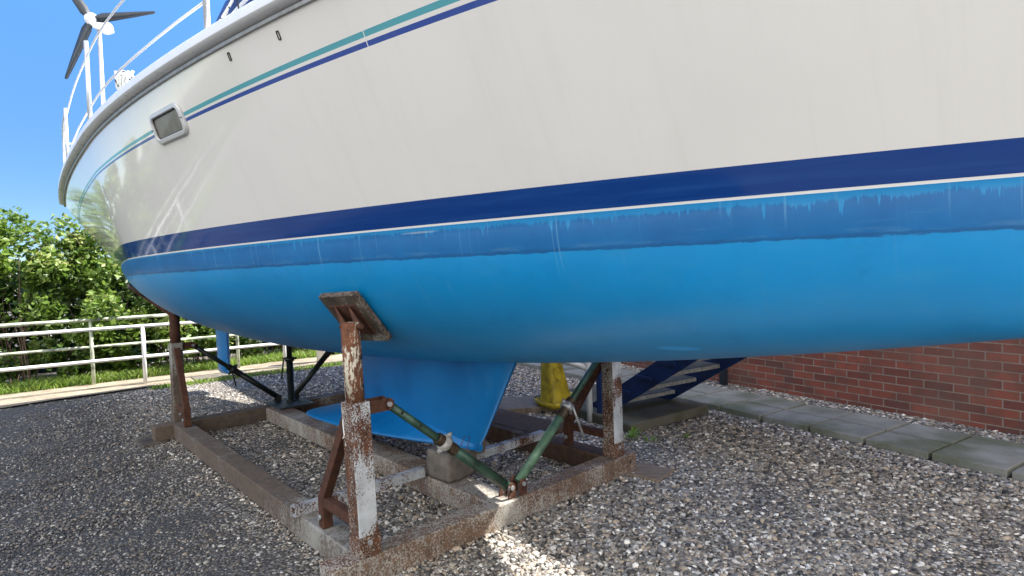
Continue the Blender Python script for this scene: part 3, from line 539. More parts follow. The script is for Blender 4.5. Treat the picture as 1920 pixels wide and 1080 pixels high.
# ------------------------------------------------------------------ gravel pebbles (geometry nodes instances on one object)
def pebbles():
    pts = []; scs = []
    N = 250000; t = rng.uniform(0, 1, N)
    # distance distribution: dense near, thinner far
    tt = 2.2+(9.2-2.2)*t**1.15; xx = rng.uniform(-.93, .93, N)*tt
    keep = np.ones(N, bool)
    X = xx; Y = tt
    # keep out of paved path / slab / footpath
    d = (X-e0.x)*(-WN.x)+(Y-e0.y)*(-WN.y); keep &= ~((d > -.01) & (d < .765)); keep &= d < 1.17
    a = np.array([.98, 4.93]); q = np.stack([X-a[0], Y-a[1]], 1); uu = q@np.array([.81, .586]); vv = q@np.array([WD.x, WD.y]); keep &= ~((uu > 0.0) & (uu < 1.1) & (vv > 0.0) & (vv < 1.5))
    q = np.stack([X-p0.x, Y-p0.y], 1); k = q@np.array([pn.x, pn.y]); keep &= ~((k > -.02)&(rng.uniform(0,1,N) > .06))
    # keep out of cradle beams
    qa = (X-O.x)*CU.x+(Y-O.y)*CU.y; qc = (X-O.x)*CV.x+(Y-O.y)*CV.y
    keep &= ~((qa > -.15) & (qa < 2.12) & (qc > 0) & (qc < .13)); keep &= ~((qa > 0) & (qa < .14) & (qc > 0) & (qc < 3.75)); keep &= ~((qa > .82) & (qa < 1.02) & (qc > 0) & (qc < 3.75))
    X, Y = X[keep], Y[keep]; n = len(X); big = np.exp(rng.normal(0, .28, n))
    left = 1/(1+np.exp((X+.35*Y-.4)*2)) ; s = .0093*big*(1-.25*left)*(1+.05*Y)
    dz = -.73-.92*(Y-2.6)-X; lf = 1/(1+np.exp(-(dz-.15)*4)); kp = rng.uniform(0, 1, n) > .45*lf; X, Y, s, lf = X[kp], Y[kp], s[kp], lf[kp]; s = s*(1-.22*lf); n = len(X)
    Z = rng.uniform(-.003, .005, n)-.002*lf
    qa = (X-O.x)*CU.x+(Y-O.y)*CU.y; qc = (X-O.x)*CV.x+(Y-O.y)*CV.y          # stones heaped a little against the steel
    for dd in (np.abs(qc+.02)+99*((qa < -.15) | (qa > 2.12)), np.abs(qc-.16)+99*((qa < 0) | (qa > 2.05)), np.abs(qa+.02)+99*((qc < 0) | (qc > 3.75)), np.abs(qa-.16)+99*((qc < 0) | (qc > 3.6)), np.abs(qa-.80)+99*((qc < 0) | (qc > 3.6)), np.abs(qa-1.05)+99*((qc < 0) | (qc > 3.6))):
        Z += .011*np.exp(-(dd/.035)**2)*rng.uniform(0, 1.4, n)
    me = bpy.data.meshes.new("gravel"); me.vertices.add(n); me.vertices.foreach_set('co', np.stack([X, Y, Z], 1).astype(np.float32).ravel())
    at = me.attributes.new("sz", 'FLOAT', 'POINT'); at.data.foreach_set('value', s.astype(np.float32)); at = me.attributes.new("grime_shade", 'FLOAT', 'POINT'); at.data.foreach_set('value', (lf*np.clip(rng.normal(1, .25, n), 0, 1)).astype(np.float32)); me.update(); me.materials.append(mat['pebble'])  # per-stone darkening carries painted hull shade as well as dirt
    o = bpy.data.objects.new("gravel", me); col.objects.link(o); tag(o, "loose mixed grey and tan pebbles covering the yard", "gravel", kind='stuff')
    ng = bpy.data.node_groups.new("scatter", 'GeometryNodeTree'); ng.interface.new_socket("Geometry", in_out='INPUT', socket_type='NodeSocketGeometry'); ng.interface.new_socket("Geometry", in_out='OUTPUT', socket_type='NodeSocketGeometry')
    N_ = ng.nodes; l = ng.links.new; gi = N_.new("NodeGroupInput"); go = N_.new("NodeGroupOutput"); ico = N_.new("GeometryNodeMeshIcoSphere"); ico.inputs["Radius"].default_value = 1; ico.inputs["Subdivisions"].default_value = 2
    sp = N_.new("GeometryNodeSetPosition"); nz = N_.new("ShaderNodeTexNoise"); nz.inputs["Scale"].default_value = 1.1
    sub = N_.new("ShaderNodeVectorMath"); sub.operation = 'SUBTRACT'; sub.inputs[1].default_value = (.5, .5, .5); ml = N_.new("ShaderNodeVectorMath"); ml.operation = 'SCALE'; ml.inputs[3].default_value = .9
    l(nz.outputs[1], sub.inputs[0]); l(sub.outputs[0], ml.inputs[0]); l(ml.outputs[0], sp.inputs["Offset"]); l(ico.outputs[0], sp.inputs[0])
    ss = N_.new("GeometryNodeSetShadeSmooth"); l(sp.outputs[0], ss.inputs[0]); sm = N_.new("GeometryNodeSetMaterial"); sm.inputs["Material"].default_value = mat['pebble']; l(ss.outputs[0], sm.inputs[0])
    inst = N_.new("GeometryNodeInstanceOnPoints"); l(gi.outputs[0], inst.inputs["Points"]); l(sm.outputs[0], inst.inputs["Instance"])
    rv = N_.new("FunctionNodeRandomValue"); rv.data_type = 'FLOAT_VECTOR'; rv.inputs[0].default_value = (-.45, -.45, 0); rv.inputs[1].default_value = (.45, .45, 6.28); l(rv.outputs[0], inst.inputs["Rotation"])
    rs = N_.new("FunctionNodeRandomValue"); rs.data_type = 'FLOAT_VECTOR'; rs.inputs[0].default_value = (.75, .55, .4); rs.inputs[1].default_value = (1.35, 1.0, .8); rs.inputs["Seed"].default_value = 5
    na = N_.new("GeometryNodeInputNamedAttribute"); na.data_type = 'FLOAT'; na.inputs[0].default_value = "sz"; mu = N_.new("ShaderNodeVectorMath"); mu.operation = 'SCALE'; l(rs.outputs[0], mu.inputs[0]); l(na.outputs[0], mu.inputs[3]); l(mu.outputs[0], inst.inputs["Scale"])
    l(inst.outputs[0], go.inputs[0]); md = o.modifiers.new("scatter", 'NODES'); md.node_group = ng
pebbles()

# ================================================================== SAILBOAT
HB, HCM, HLF, HPF, HPA, HHW, HTR, HZ0, HC0, HKF, HKA, HN, HM, HBS, HHS, HSF, HPFS, HLFS = 1.4934, 2.4845, 5.0962, 1.6362, 1.2487, 1.6325, -.0083, .8774, 1.4239, .0225, .0465, 2.0365, 2.0502, 1.6914, 2.4325, .0129, 2.0011, 5.7823
def bw(c):
    s, p = ((HCM-c)/HLF, HPF) if c < HCM else ((c-HCM)/8.1143, HPA); return HB*max(1-abs(s)**p, .004)
def bs(c):
    s, p = ((HCM-c)/HLFS, HPFS) if c < HCM else ((c-HCM)/11., 2.); return HBS*max(1-abs(s)**p, .01)
def zw(c): return HHW+HTR*(c-1)
def zs(c): return HHS+HTR*(c-1)+HSF*((3-c)**2 if c < 3 else 0)*.5
def zc(c):
    d = c-HC0; return min(HZ0+HTR*(c-1)+(HKF if d < 0 else HKA)*d*d, zw(c)-.02)
def hullp(c, s):
    """s 0..1 keel line to waterline, 1..2 waterline to sheer; returns half-breadth, z"""
    b, B, w, S = bw(c), bs(c), zw(c), zs(c)
    if s <= 1:
        t = 1-(1-s)**2; z0 = zc(c); A = b*t; z = z0+(w-z0)*(1-max(0, 1-t**HN)**(1/HM))
    else:
        k = s-1; A = b+(B-b)*k+.05*k*(1-k); z = w+(S-w)*k
    if c < -2.25:                       # raked stem
        zst = 1.25+(zs(-3.03)-1.25)*((-2.25-c)/.78)**.8
        if z < zst: z = zst; A = 0
    return A, z
def Hs(c, s, off=0.): # near side world point, with outward offset
    A, z = hullp(c, s); p = Bw(-A, c, z)
    if off:
        A1, z1 = hullp(c+.01, s); A2, z2 = hullp(c, s+.004); n = (Bw(-A2, c, z2)-p).cross(Bw(-A1, c+.01, z1)-p).normalized()
        if n.dot(-CU) < 0: n = -n
        p = p+n*off
    return p
boat = thing("sailboat", Bw(0, 1.5, .33), "white sailing yacht with blue underbody propped ashore in the rusty cradle", "sailboat")
cstn = [float(x) for x in np.concatenate([np.linspace(-3.03, -2.25, 12), np.linspace(-2.18, 6.2, 118)])]
def rows(c):
    cc = min(max(c, -1.6), 2.2)
    low = [i/26 for i in range(27)]
    bt = 1.1235+.0076*min(c, 2.6)-.0011*min(c, 2.6)**2
    bb, bt2, tb_, tt_ = 1.7515-.0095*cc, 1.7718-.0120*cc, 1.7862-.0145*cc, 1.8090-.0170*cc
    up = [1.0095, (1.0095+bt)/2, bt]+[bt+(bb-bt)*k/7 for k in range(1, 7)]+[bb, bt2, tb_, tt_]+[tt_+(2-tt_)*k/3 for k in (1, 2, 3)]
    return low+up
ROWMAT = {}
nr = len(rows(0)); idx = {27: 'whiteline', 28: 'boot', 29: 'boot'}   # face between row i-1 and i
i0 = 27+3+6; idx[i0+1] = 'bluestripe'; idx[i0+3] = 'teal'
names = ['antifoul', 'gel', 'boot', 'whiteline', 'bluestripe', 'teal']
m = MB(); V = []; UV = []; Fc = []; mi = []
for side in (-1, 1):
    for c in cstn:
        for s in rows(c):
            A, z = hullp(c, s); V.append(Bw(side*A, c, z)); UV.append((c+(0 if side < 0 else 20), z-zw(c)))
ns = len(cstn)
for sd_ in range(2):
    for i in range(ns-1):
        for j in range(nr-1):
            a = sd_*ns*nr+i*nr+j; q = (a, a+1, a+nr+1, a+nr); Fc.append(q if sd_ == 0 else q[::-1])
            mi.append(names.index('antifoul' if j+1 <= 26 else idx.get(j+1, 'gel')))
# transom
a0 = (ns-1)*nr; b0 = ns*nr+(ns-1)*nr
for j in range(nr-1): Fc.append((a0+j, a0+j+1, b0+j+1, b0+j)); mi.append(names.index('antifoul' if j+1 <= 26 else 'gel'))
m.add(V, Fc, True); hull = m.build("hull", None, boat, mats=[mat[n] for n in names], mi=mi)
ul = hull.data.uv_layers.new(name="UVMap"); lv = np.zeros(len(hull.data.loops), np.int32); hull.data.loops.foreach_get('vertex_index', lv); UVa = np.array(UV, np.float32)[lv]; ul.data.foreach_set('uv', UVa.ravel())

def rail_profile(prof, name, mm, c0=-3.0, c1=6.2, n=150, side=-1, par=boat):
    m = MB(); V = []
    for i in range(n):
        c = c0+(c1-c0)*i/(n-1); A, z = hullp(c, 2.0)
        for o_, dz in prof: V.append(Bw(side*(A+o_), c, z+dz))
    k = len(prof); Fc = [(i*k+j, i*k+(j+1) % k, (i+1)*k+(j+1) % k, (i+1)*k+j) for i in range(n-1) for j in range(k)]
    m.add(V, Fc, True); m.f.append(tuple(range(k))); m.f.append(tuple((n-1)*k+j for j in range(k))); m.sm += [False]*2
    o = m.build(name, mm, par); e = o.modifiers.new('split', 'EDGE_SPLIT'); e.split_angle = .62; return o
for sgn in (-1, 1):
    rail_profile([(-.01, -.012), (.009, -.012), (.011, .001), (.009, .004), (-.01, .004)], "rub_strip", mat['alu'], side=sgn)
    rail_profile([(-.01, .006), (.006, .006), (.030, .010), (.046, .016), (.052, .024), (.050, .062), (.040, .076), (.02, .084), (-.03, .084), (-.045, .06), (-.05, .03)], "toe_rail", mat['deck'], side=sgn)
# deck
m = MB(); V = []; n = 60
for i in range(n):
    c = -2.95+9.15*i/(n-1); A, z = hullp(c, 2.0)
    for k in range(9):
        x = -1+k/4; V.append(Bw((A-.04)*x, c, z+.045+.07*(1-x*x)))
m.add(V, [(i*9+k, i*9+k+1, i*9+k+10, i*9+k+9) for i in range(n-1) for k in range(8)], True); m.build("deck", mat['deck'], boat)
# coachroof
m = MB(); V = []; cr = [(-1.3, .35, .02), (-1.0, .55, .22), (-.2, .78, .40), (.8, .98, .50), (1.9, 1.03, .56), (2.25, 1.0, .56), (2.3, .98, .05)]
for c, hw, h in cr:
    z = zs(c)+.09
    for k, (x, y) in enumerate([(-1, 0), (-.97, .55), (-.9, .88), (-.75, 1), (-.35, 1.08), (0, 1.1), (.35, 1.08), (.75, 1), (.9, .88), (.97, .55), (1, 0)]): V.append(Bw(hw*x, c, z+h*y-.02))
m.add(V, [(i*11+k, i*11+k+1, i*11+k+12, i*11+k+11) for i in range(len(cr)-1) for k in range(10)], True); m.f.append(tuple(range(11))); m.f.append(tuple((len(cr)-1)*11+k for k in range(11))); m.sm += [False]*2
m.build("coachroof", mat['deck'], boat)
# spray hood: canvas over hoops
m = MB(); V = []; hoops = [(.75, .0, .98), (.95, .30, 1.0), (1.35, .46, 1.02), (1.75, .48, 1.03), (2.05, .40, 1.02), (2.2, .22, .99)]
for c, h, hw in hoops:
    zb = zs(c)+.09+.50
    for k in range(17):
        th = math.pi*k/16; V.append(Bw(-hw*math.copysign(abs(math.cos(th))**.55, math.cos(th)), c+(.05 if k in (0, 16) else 0), zb+.02+h*math.sin(th)**.6+.006*math.sin(k*5+c*9)))
m.add(V, [(i*17+k, i*17+k+1, i*17+k+18, i*17+k+17) for i in range(len(hoops)-1) for k in range(16)], True); hood = m.build("spray_hood", mat['canvas'], boat); sol = hood.modifiers.new("thick", 'SOLIDIFY'); sol.thickness = .006
for sg in (-1, 1):
    m = MB(); m.tube([Bw(sg*(1.045), c, zs(c)+.09+.50+.06+dz) for c, dz in ((.85, -.01), (1.2, 0.01), (1.6, .02), (1.9, .01), (1.98, -.01), (2.04, -.05))], .011, 8); m.build("piping", mat['trim'], hood)
# portlight
def hp(cu, su, off): return Hs(cu, su, off)
def rrect(cx, sy, hw, hh, r, n=6):
    pts = []
    for qx, qy, a0 in ((1, 1, 0), (-1, 1, 90), (-1, -1, 180), (1, -1, 270)):
        for k in range(n+1):
            a = math.radians(a0+90*k/n); pts.append((cx+qx*(hw-r)+r*math.cos(a), sy+(qy*(hh-r)+r*math.sin(a))/.855))
    return pts
wc, ws, ww, wh = 1.003, 1.772, .178, .080
def ringmesh(loops, close=False):
    m = MB(); V = []; n = len(loops[0][0])
    for pts, off in loops: V += [hp(x, y, off) for x, y in pts]
    Fc = [(i*n+k, i*n+(k+1) % n, (i+1)*n+(k+1) % n, (i+1)*n+k) for i in range(len(loops)-1) for k in range(n)]
    m.add(V, Fc, False)
    if close: m.f.append(tuple((len(loops)-1)*n+k for k in range(n))); m.sm.append(False)
    return m
R0 = lambda e, rr: rrect(wc, ws, ww-e, wh-e, max(.012, rr-e))
wf = ringmesh([(R0(0, .05), -.005), (R0(0, .05), .010), (R0(.006, .05), .016), (R0(.022, .05), .018), (R0(.026, .05), .014), (R0(.026, .05), .002)]).build("window_frame", mat['alu_frame'], boat)
for p_ in wf.data.polygons: p_.use_smooth = False
ringmesh([(R0(.024, .05), .001), (R0(.024, .05), .007), (R0(.031, .05), .0075), (R0(.033, .05), .004)]).build("gasket", mat['black'], wf)
ringmesh([(R0(.030, .05), .004), (R0(.032, .05), .0045)], True).build("pane", mat['pane'], wf)
for cx in (wc-ww+.012, wc+ww-.012):
    m = MB(); m.bar(hp(cx-.012, ws, .017), hp(cx+.012, ws, .017), .003, .002, up=-CU); m.build("frame_joint", mat['black'], wf)
# small deck-drain fittings
for cx, sy in ((.299, 1.937), (-.041, 1.926)):
    m = MB()
    L = [(rrect(cx, sy, .0075, .017, .004, 3), 0), (rrect(cx, sy, .0075, .017, .004, 3), .004), (rrect(cx, sy, .0045, .014, .003, 3), .004), (rrect(cx, sy, .0045, .014, .003, 3), .001)]
    ringmesh(L).build("drain_fitting", mat['black'], boat)
# pale patch of fresh paint on the underbody
# keel with swept wings
def keel():
    m = MB(); V = []; lev = [0, .15, .3, .5, .7, .85, .95, 1.]; n = 20
    for t in lev:
        z = .98-.655*t; le = .02+.40*t*(1 if t < .9 else 1.03); te = 2.14-.18*t; ch = te-le; th = (.115-.02*t)*ch*.5*(1 if t < .9 else .8)
        ring = []
        for k in range(n):
            x = (1-math.cos(math.pi*k/(n-1)))/2; y = th*2.6*(1.4845*math.sqrt(x)-.63*x-1.758*x*x+1.4215*x**3-.5075*x**4)*.5/.5*.78; ring.append((le+ch*x, y))
        V += [Bw(-y, x, z) for x, y in ring]+[Bw(y, x, z) for x, y in ring[::-1]]
    k = 2*n; m.add(V, [(i*k+j, i*k+(j+1) % k, (i+1)*k+(j+1) % k, (i+1)*k+j) for i in range(len(lev)-1) for j in range(k)], True); m.f.append(tuple((len(lev)-1)*k+j for j in range(k))); m.sm.append(False)
    ko = m.build("keel", mat['keelpaint'], boat)
    # one wing each side: leading edge sweeps back from the keel toe to the tip
    for sg in (-1, 1):
        m = MB(); V = []; st_ = [(.42, .02), (.6, .08), (.85, .17), (1.15, .27), (1.5, .36), (1.85, .40), (2.08, .415), (2.2, .39), (2.26, .34)]
        for c, wdt in st_:
            te = max(0, (c-1.75)/.5); zt = .012*max(0, (c-1.2)); root = .03
            zb = .325+zt*.2
            sec_ = [(0, zb-.02), (wdt*.5, zb-.016), (wdt*.92, zb-.012+zt), (wdt, zb+.004+zt), (wdt*.93, zb+.022+zt), (wdt*.55, zb+.075*(1-te*.6)), (wdt*.2+root*.5, zb+.135*(1-te*.75)), (0, zb+.16*(1-te*.8))]
            V += [Bw(sg*x, c, z) for x, z in sec_]
        k = 8; m.add(V, [(i*k+j, i*k+(j+1) % k, (i+1)*k+(j+1) % k, (i+1)*k+j) for i in range(len(st_)-1) for j in range(k)], True)
        m.f.append(tuple(range(k))); m.f.append(tuple((len(st_)-1)*k+j for j in range(k))); m.sm += [False]*2
        o = m.build("keel_wing", mat['keelpaint'], ko); sb_ = o.modifiers.new("smooth", 'SUBSURF'); sb_.levels = 1; sb_.render_levels = 2
keel()
m = MB(); V = []; n = 14; lev = [0, .25, .5, .75, .95, 1]
for t in lev:
    z = 1.62-1.37*t; le = 5.42+.06*t; te = 6.0-.10*t; ch = (te-le)
    ring = [(le+ch*(1-math.cos(math.pi*k/(n-1)))/2, .055*math.sin(math.pi*((1-math.cos(math.pi*k/(n-1)))/2)**.6)*(1 if t < .96 else .6)) for k in range(n)]
    V += [Bw(-y, x, z) for x, y in ring]+[Bw(y, x, z) for x, y in ring[::-1]]
k = 2*n; m.add(V, [(i*k+j, i*k+(j+1) % k, (i+1)*k+(j+1) % k, (i+1)*k+j) for i in range(len(lev)-1) for j in range(k)], True); m.f.append(tuple((len(lev)-1)*k+j for j in range(k))); m.sm.append(False)
m.build("rudder", mat['keelpaint'], boat)
m = MB(); m.tube([Bw(0, 4.2, 1.17), Bw(0, 4.9, 1.10)], .016, 12); m.tube([Bw(0, 4.85, 1.10), Bw(0, 4.97, 1.09)], [.035, .02], 12); m.build("propeller_shaft", mat['galv'], boat)
# guardrail: stanchions and coated wires
def capp(c, dz, inb=.02): A, z = hullp(c, 2.0); return Bw(-(A-inb), c, z+.084+dz)
for c in (-1.9, .475, 2.5, 4.4):
    m = MB(); m.tube([capp(c, -.03), capp(c, .02)], .022, 16); m.tube([capp(c, .0), capp(c, .62)], .0145, 16); m.build("stanchion", mat['stainless'], boat)
m = MB(); m.tube([capp(.475, .62, .045), capp(.33, .40, .06), capp(.30, .02, .07)], .0035, 8); m.build("lanyard", mat['black'], boat)
for h in (.165, .52):
    m = MB(); m.tube([capp(.475+ (6.0-.475)*i/20, h-.006*math.sin(i*math.pi/5)**2) for i in range(21)], .0065, 8); m.build("lifeline", mat['trim'], boat)
m = MB(); m.tube([capp(1.62, -.03, .6), capp(1.5, .9, .66)], .0022, 6); m.build("flag_halyard", mat['black'], boat)
# pushpit at stern
m = MB(); m.tube([capp(4.4, .6), capp(5.2, .62), capp(6.0, .62), Bw(-.9, 6.12, zs(6.1)+.70), Bw(0, 6.12, zs(6.1)+.70), Bw(.9, 6.12, zs(6.1)+.70)], .013, 12); m.tube([capp(6.0, -.02), capp(6.0, .62)], .013, 12); m.build("pushpit", mat['stainless'], boat)
# jib sheet: white braid with dark flecks
def braid():
    m = M("flecked white braid", .8); P = m.pos(); v = m.n("ShaderNodeTexVoronoi"); v.inputs["Scale"].default_value = 60; m.l(P, v.inputs["Vector"]); sc = m.n("ShaderNodeSeparateColor"); m.l(v.outputs["Color"], sc.inputs[0]); m.color(ramp(m.nt, sc.outputs[0], [(0, (.05, .06, .12)), (.12, (.7, .71, .66))], 'CONSTANT')); return m.m
mat['braid'] = braid()
m = MB(); m.tube([(-1.669, 3.449, 2.72), (-1.669, 3.449, 2.975), (-1.61, 3.45, 3.06), (-1.56, 3.455, 3.15), (-1.50, 3.46, 3.35)], .008, 10); m.tube([(-1.66, 3.46, 2.72), (-1.65, 3.46, 2.975), (-1.618, 3.455, 3.06)], .008, 10); m.build("sheet_rope", mat['braid'], boat)
m = MB()
for k in range(6):
    a = .3*k; c0 = Vector((-2.60+.012*k, 3.97, 2.82-.006*k)); m.tube([c0+Vector((.045*math.cos(t_)*math.cos(a), .05*math.cos(t_)*math.sin(a), .075*math.sin(t_))) for t_ in [i*2*math.pi/18 for i in range(19)]], .008, 8, False)
for k in range(5): m.tube([Vector((-2.64+.03*k, 3.96, 2.89)), Vector((-2.63+.02*k, 3.95, 2.82)), Vector((-2.61+.01*k, 3.96, 2.76))], .009, 8)
m.build("rope_coil", mat['braid'], boat)
# wind generator on a stern pole
hubp = Vector((0, 0, EYE))+6.5*(RR*((190-960)/FPX)-UU*((46-540)/FPX)+F_); hubp = Vector((-4.44, 6.31, 4.31))
wg = MB(); wg.tube([Vector((hubp.x, hubp.y+.12, 2.5)), Vector((hubp.x, hubp.y+.12, hubp.z))], .022, 16); wgo = wg.build("turbine_pole", mat['stainless'], boat)
m = MB(); m.tube([hubp+Vector((0, -.06, 0)), hubp+Vector((0, 0, 0)), hubp+Vector((0, .25, 0)), hubp+Vector((0, .34, 0))], [.03, .07, .07, .02], 20); m.build("turbine_body", mat['deck'], wgo)
for k in range(3):
    a = math.radians(4+120*k); d = Vector((math.cos(a), 0, math.sin(a))); n_ = Vector((-math.sin(a), 0, math.cos(a))); m = MB(); V = []
    for t_, hw in ((.03, .03), (.12, .055), (.3, .045), (.5, .032), (.68, .018), (.70, .010)):
        c = hubp+d*t_; V += [c-n_*hw+Vector((0, -.004, 0)), c+n_*hw*.4+Vector((0, -.018, 0)), c+n_*hw+Vector((0, .004, 0)), c+Vector((0, .008, 0))]
    m.add(V, [(i*4+j, i*4+(j+1) % 4, i*4+4+(j+1) % 4, i*4+4+j) for i in range(5) for j in range(4)], True); m.f.append((20, 21, 22, 23)); m.sm.append(False); m.build("turbine_blade", mat['blade'], wgo)

# ================================================================== CRADLE
cr_ = thing("boat_cradle", K(1.06, 1.9, 0), "rusty welded steel boat cradle with peeling white paint and four propped posts", "cradle")
BH = .141
def part(name, m, mm, par=None, bevel=.004): return m.build(name, mm, par or cr_, bevel=bevel)
fb = part("front_beam", MB().kbox(-.15, 2.12, .0, .13, .004, BH), mat['beam_front'], bevel=.008)
part("beam_cap", MB().kbox(-.152, -.02, .004, .126, BH+.0005, BH+.004), mat['rust_side'], fb, .002)
m = MB(); m.tube([K(2.05, -.0005, .085), K(2.05, .004, .085)], .012, 16); part("bolt_hole", m, mat['black'], fb, 0)
part("side_beam", MB().kbox(.0, .14, .1305, 3.60, .004, BH-.002), mat['beam_left'], bevel=.008)
part("side_beam", MB().kbox(1.89, 2.04, .1305, 3.60, .004, BH-.002), mat['beam_dark'], bevel=.008)
part("side_plate", MB().kbox(1.96, 2.33, .80, 3.60, .10, BH+.004), mat['beam_dark'], bevel=.004)
part("keel_beam", MB().kbox(.83, 1.02, .1305, 3.60, .004, BH-.003), mat['beam_front'], bevel=.008)
part("rear_beam", MB().kbox(-.15, 2.12, 3.6005, 3.75, .004, BH), mat['beam_left'], bevel=.008)
# thin cross rail made of angle iron with an open box end
m = MB(); m.kbox(-.03, .815, .70, .76, BH, BH+.004); m.kbox(-.03, .815, .70, .704, BH+.004, BH+.05); m.kbox(-.03, .815, .756, .76, BH+.004, BH+.05); m.kbox(-.03, .815, .70, .76, BH+.05, BH+.056); part("cross_rail", m, mat['rail_white'], bevel=.0015)
m = MB(); m.kbox(1.10, 1.93, .70, .76, BH, BH+.056); part("cross_rail", m, mat['rail_white'], bevel=.003)

def stud(p, d, r=.014, h=.012, par=None, mm='galv', name="bolt"):
    m = MB(); m.tube([p, p+d*h], r, 6); return m.build(name, mat[mm], par or cr_)
def prop(p, q, mm, mt, par, clampt, lever, rt_=.021, rb_=.028, collar='cast'):
    """adjustable prop from upper end p to lower end q"""
    d = (q-p).normalized(); L = (q-p).length; m = MB(); m.tube([p, p+d*L*.55], rt_, 24)
    o = m.build("diagonal_prop", mm, par)
    m = MB(); m.tube([p+d*L*clampt, q], rb_, 24); m.build("outer_tube", mt, o)
    m = MB(); k = 26; pts = [p+d*(L*(clampt-.06)+L*.15*i/(k*2)) for i in range(k*2+1)]; m.tube(pts, [rb_+.0015+(.0022 if i % 2 else 0) for i in range(k*2+1)], 20); m.build("screw_thread", mat['thread'] if mm is not mat['black_prop'] else mm, o)
    side = d.cross(CV).normalized(); cpt = p+d*L*clampt
    m = MB(); m.tube([cpt-d*.022, cpt-d*.016, cpt+d*.016, cpt+d*.022], [rb_+.006, rb_+.015, rb_+.015, rb_+.006], 16)
    for s_ in (-1, 1): m.tube([cpt+side*(rb_+.004)*s_, cpt+side*(rb_+.034)*s_+d*.008*s_], [.016, .010], 10)
    co = m.build("collar_nut", mat[collar] if mm is not mat['black_prop'] else mm, o)
    if lever is not None:
        m = MB(); m.tube([cpt+lever[0], cpt+lever[1], cpt+lever[2]], .0075, 10); m.build("lever_handle", mat['galv'] if mm is not mat['black_prop'] else mm, o)
    for k in range(3):
        h = p+d*(L*(.10+.135*k)) ; n_ = -CV; n_ = (n_-d*n_.dot(d)).normalized(); m = MB(); m.tube([h+n_*(rt_-.004), h+n_*(rt_+.0006)], .0075, 14); m.build("pin_hole", mat['black'], o)
    return o
def post(a0, c0, w_, ztop, tube_top, msl, mtb, facing, bdir, lean=(0, 0), foot=.36, name="support_post"):
    """square sleeve standing on the beam; raked brace along +-c; telescopic tube"""
    b0 = K(a0+w_/2, c0+w_/2, BH+.001); t0 = K(a0+w_/2+lean[0], c0+w_/2+lean[1], ztop); d = (t0-b0).normalized(); m = MB()
    h = w_/2; P_ = [b0-CU*h-CV*h, b0+CU*h-CV*h, b0+CU*h+CV*h, b0-CU*h+CV*h, t0-CU*h-CV*h, t0+CU*h-CV*h, t0+CU*h+CV*h, t0-CU*h+CV*h]; m.hexa(P_)
    s = m.build(name, None, cr_, bevel=.006, seg=3, mats=[msl, mat['rust_side'] if msl in (mat['rust_white'], mat['rust_white2']) else msl], mi=[0, 0, 0, 1, 1, 1])
    if tube_top:
        e = t0+d*(tube_top-ztop); m = MB(); m.tube([t0-d*.05, e], w_*.44, 32); tb = m.build("inner_tube", mtb, s)
        for k in range(3):
            q = t0+d*(.07+.135*k); n_ = (-CV*.78+CU*.62).normalized(); m = MB(); m.tube([q+n_*(w_*.44-.012), q+n_*(w_*.44+.0008)], .0095, 18); m.build("pin_hole", mat['black'], s)
    # foot collar
    m = MB(); m.kbox(a0-.004, a0+w_+.004, c0-.004, c0+w_+.004, BH+.0015, BH+.10); m.build("foot_collar", mat['rust_side'] if msl is not mat['beam_left'] else mat['beam_left'], s, bevel=.002)
    stud(K(a0+w_*.45, c0-.004, BH+.07), -CV, .013, .008, s, 'rust_white2' if False else 'galv')
    # brace
    cm = c0+w_ if bdir > 0 else c0; cf = cm+bdir*foot; z3 = BH+.17; zt = ztop-.05; am = a0+w_*.42
    m = MB(); m.bar(K(am, cf, BH+.001), K(am, cf, z3), .055, .055, up=CV); m.bar(K(am, cf, z3-.01), K(am, cm+bdir*.02, zt), .052, .05, up=CU); m.build("brace", mat['rust'], s, bevel=.004)
    m = MB(); m.bar(K(am, cf-bdir*.02, z3-.03), K(am, cm, z3-.03), .045, .05); m.build("brace_tie", mat['rust'], s, bevel=.003)
    stud(K(am-.028, cf, BH+.06), -CU, .017, .012, s)
    # side lugs that take the diagonal prop
    z4 = ztop-.035
    for cc in (c0+.012, c0+w_-.02):
        m = MB()
        if facing > 0: m.kbox(a0+w_-.02, a0+w_+.085, cc, cc+.008, z4-.03, z4+.028); e = K(a0+w_+.085, cc+.004, z4)
        else: m.kbox(a0-.085, a0+.02, cc, cc+.008, z4-.03, z4+.028); e = K(a0-.085, cc+.004, z4)
        m.tube([e-CV*.004, e+CV*.004], .029, 20); m.build("lug", mat['rust'], s)
    stud(K(a0+w_+.085 if facing > 0 else a0-.085, c0+.011, z4), -CV, .014, .010, s)
    stud(K(a0+w_+.085 if facing > 0 else a0-.085, c0+w_-.02, z4), -CV, .008, .05, s)
    return s, K(a0+w_+.09 if facing > 0 else a0-.09, c0+w_/2, z4)
pN, eN = post(.0, .012, .10, .865, 1.235, mat['rust_white'], mat['rust_tube'], 1, 1, lean=(-.02, .0))
pR, eR = post(1.90, .015, .10, .865, 1.235, mat['rust_white2'], mat['rust_tube'], -1, 1)
pF, eF = post(.03, 3.68, .10, .875, 1.16, mat['beam_left'], mat['rust'], 1, -1, foot=.27)
pB, eB = post(1.90, 3.66, .10, .875, 1.16, mat['beam_dark'], mat['rust'], -1, -1, foot=.27)
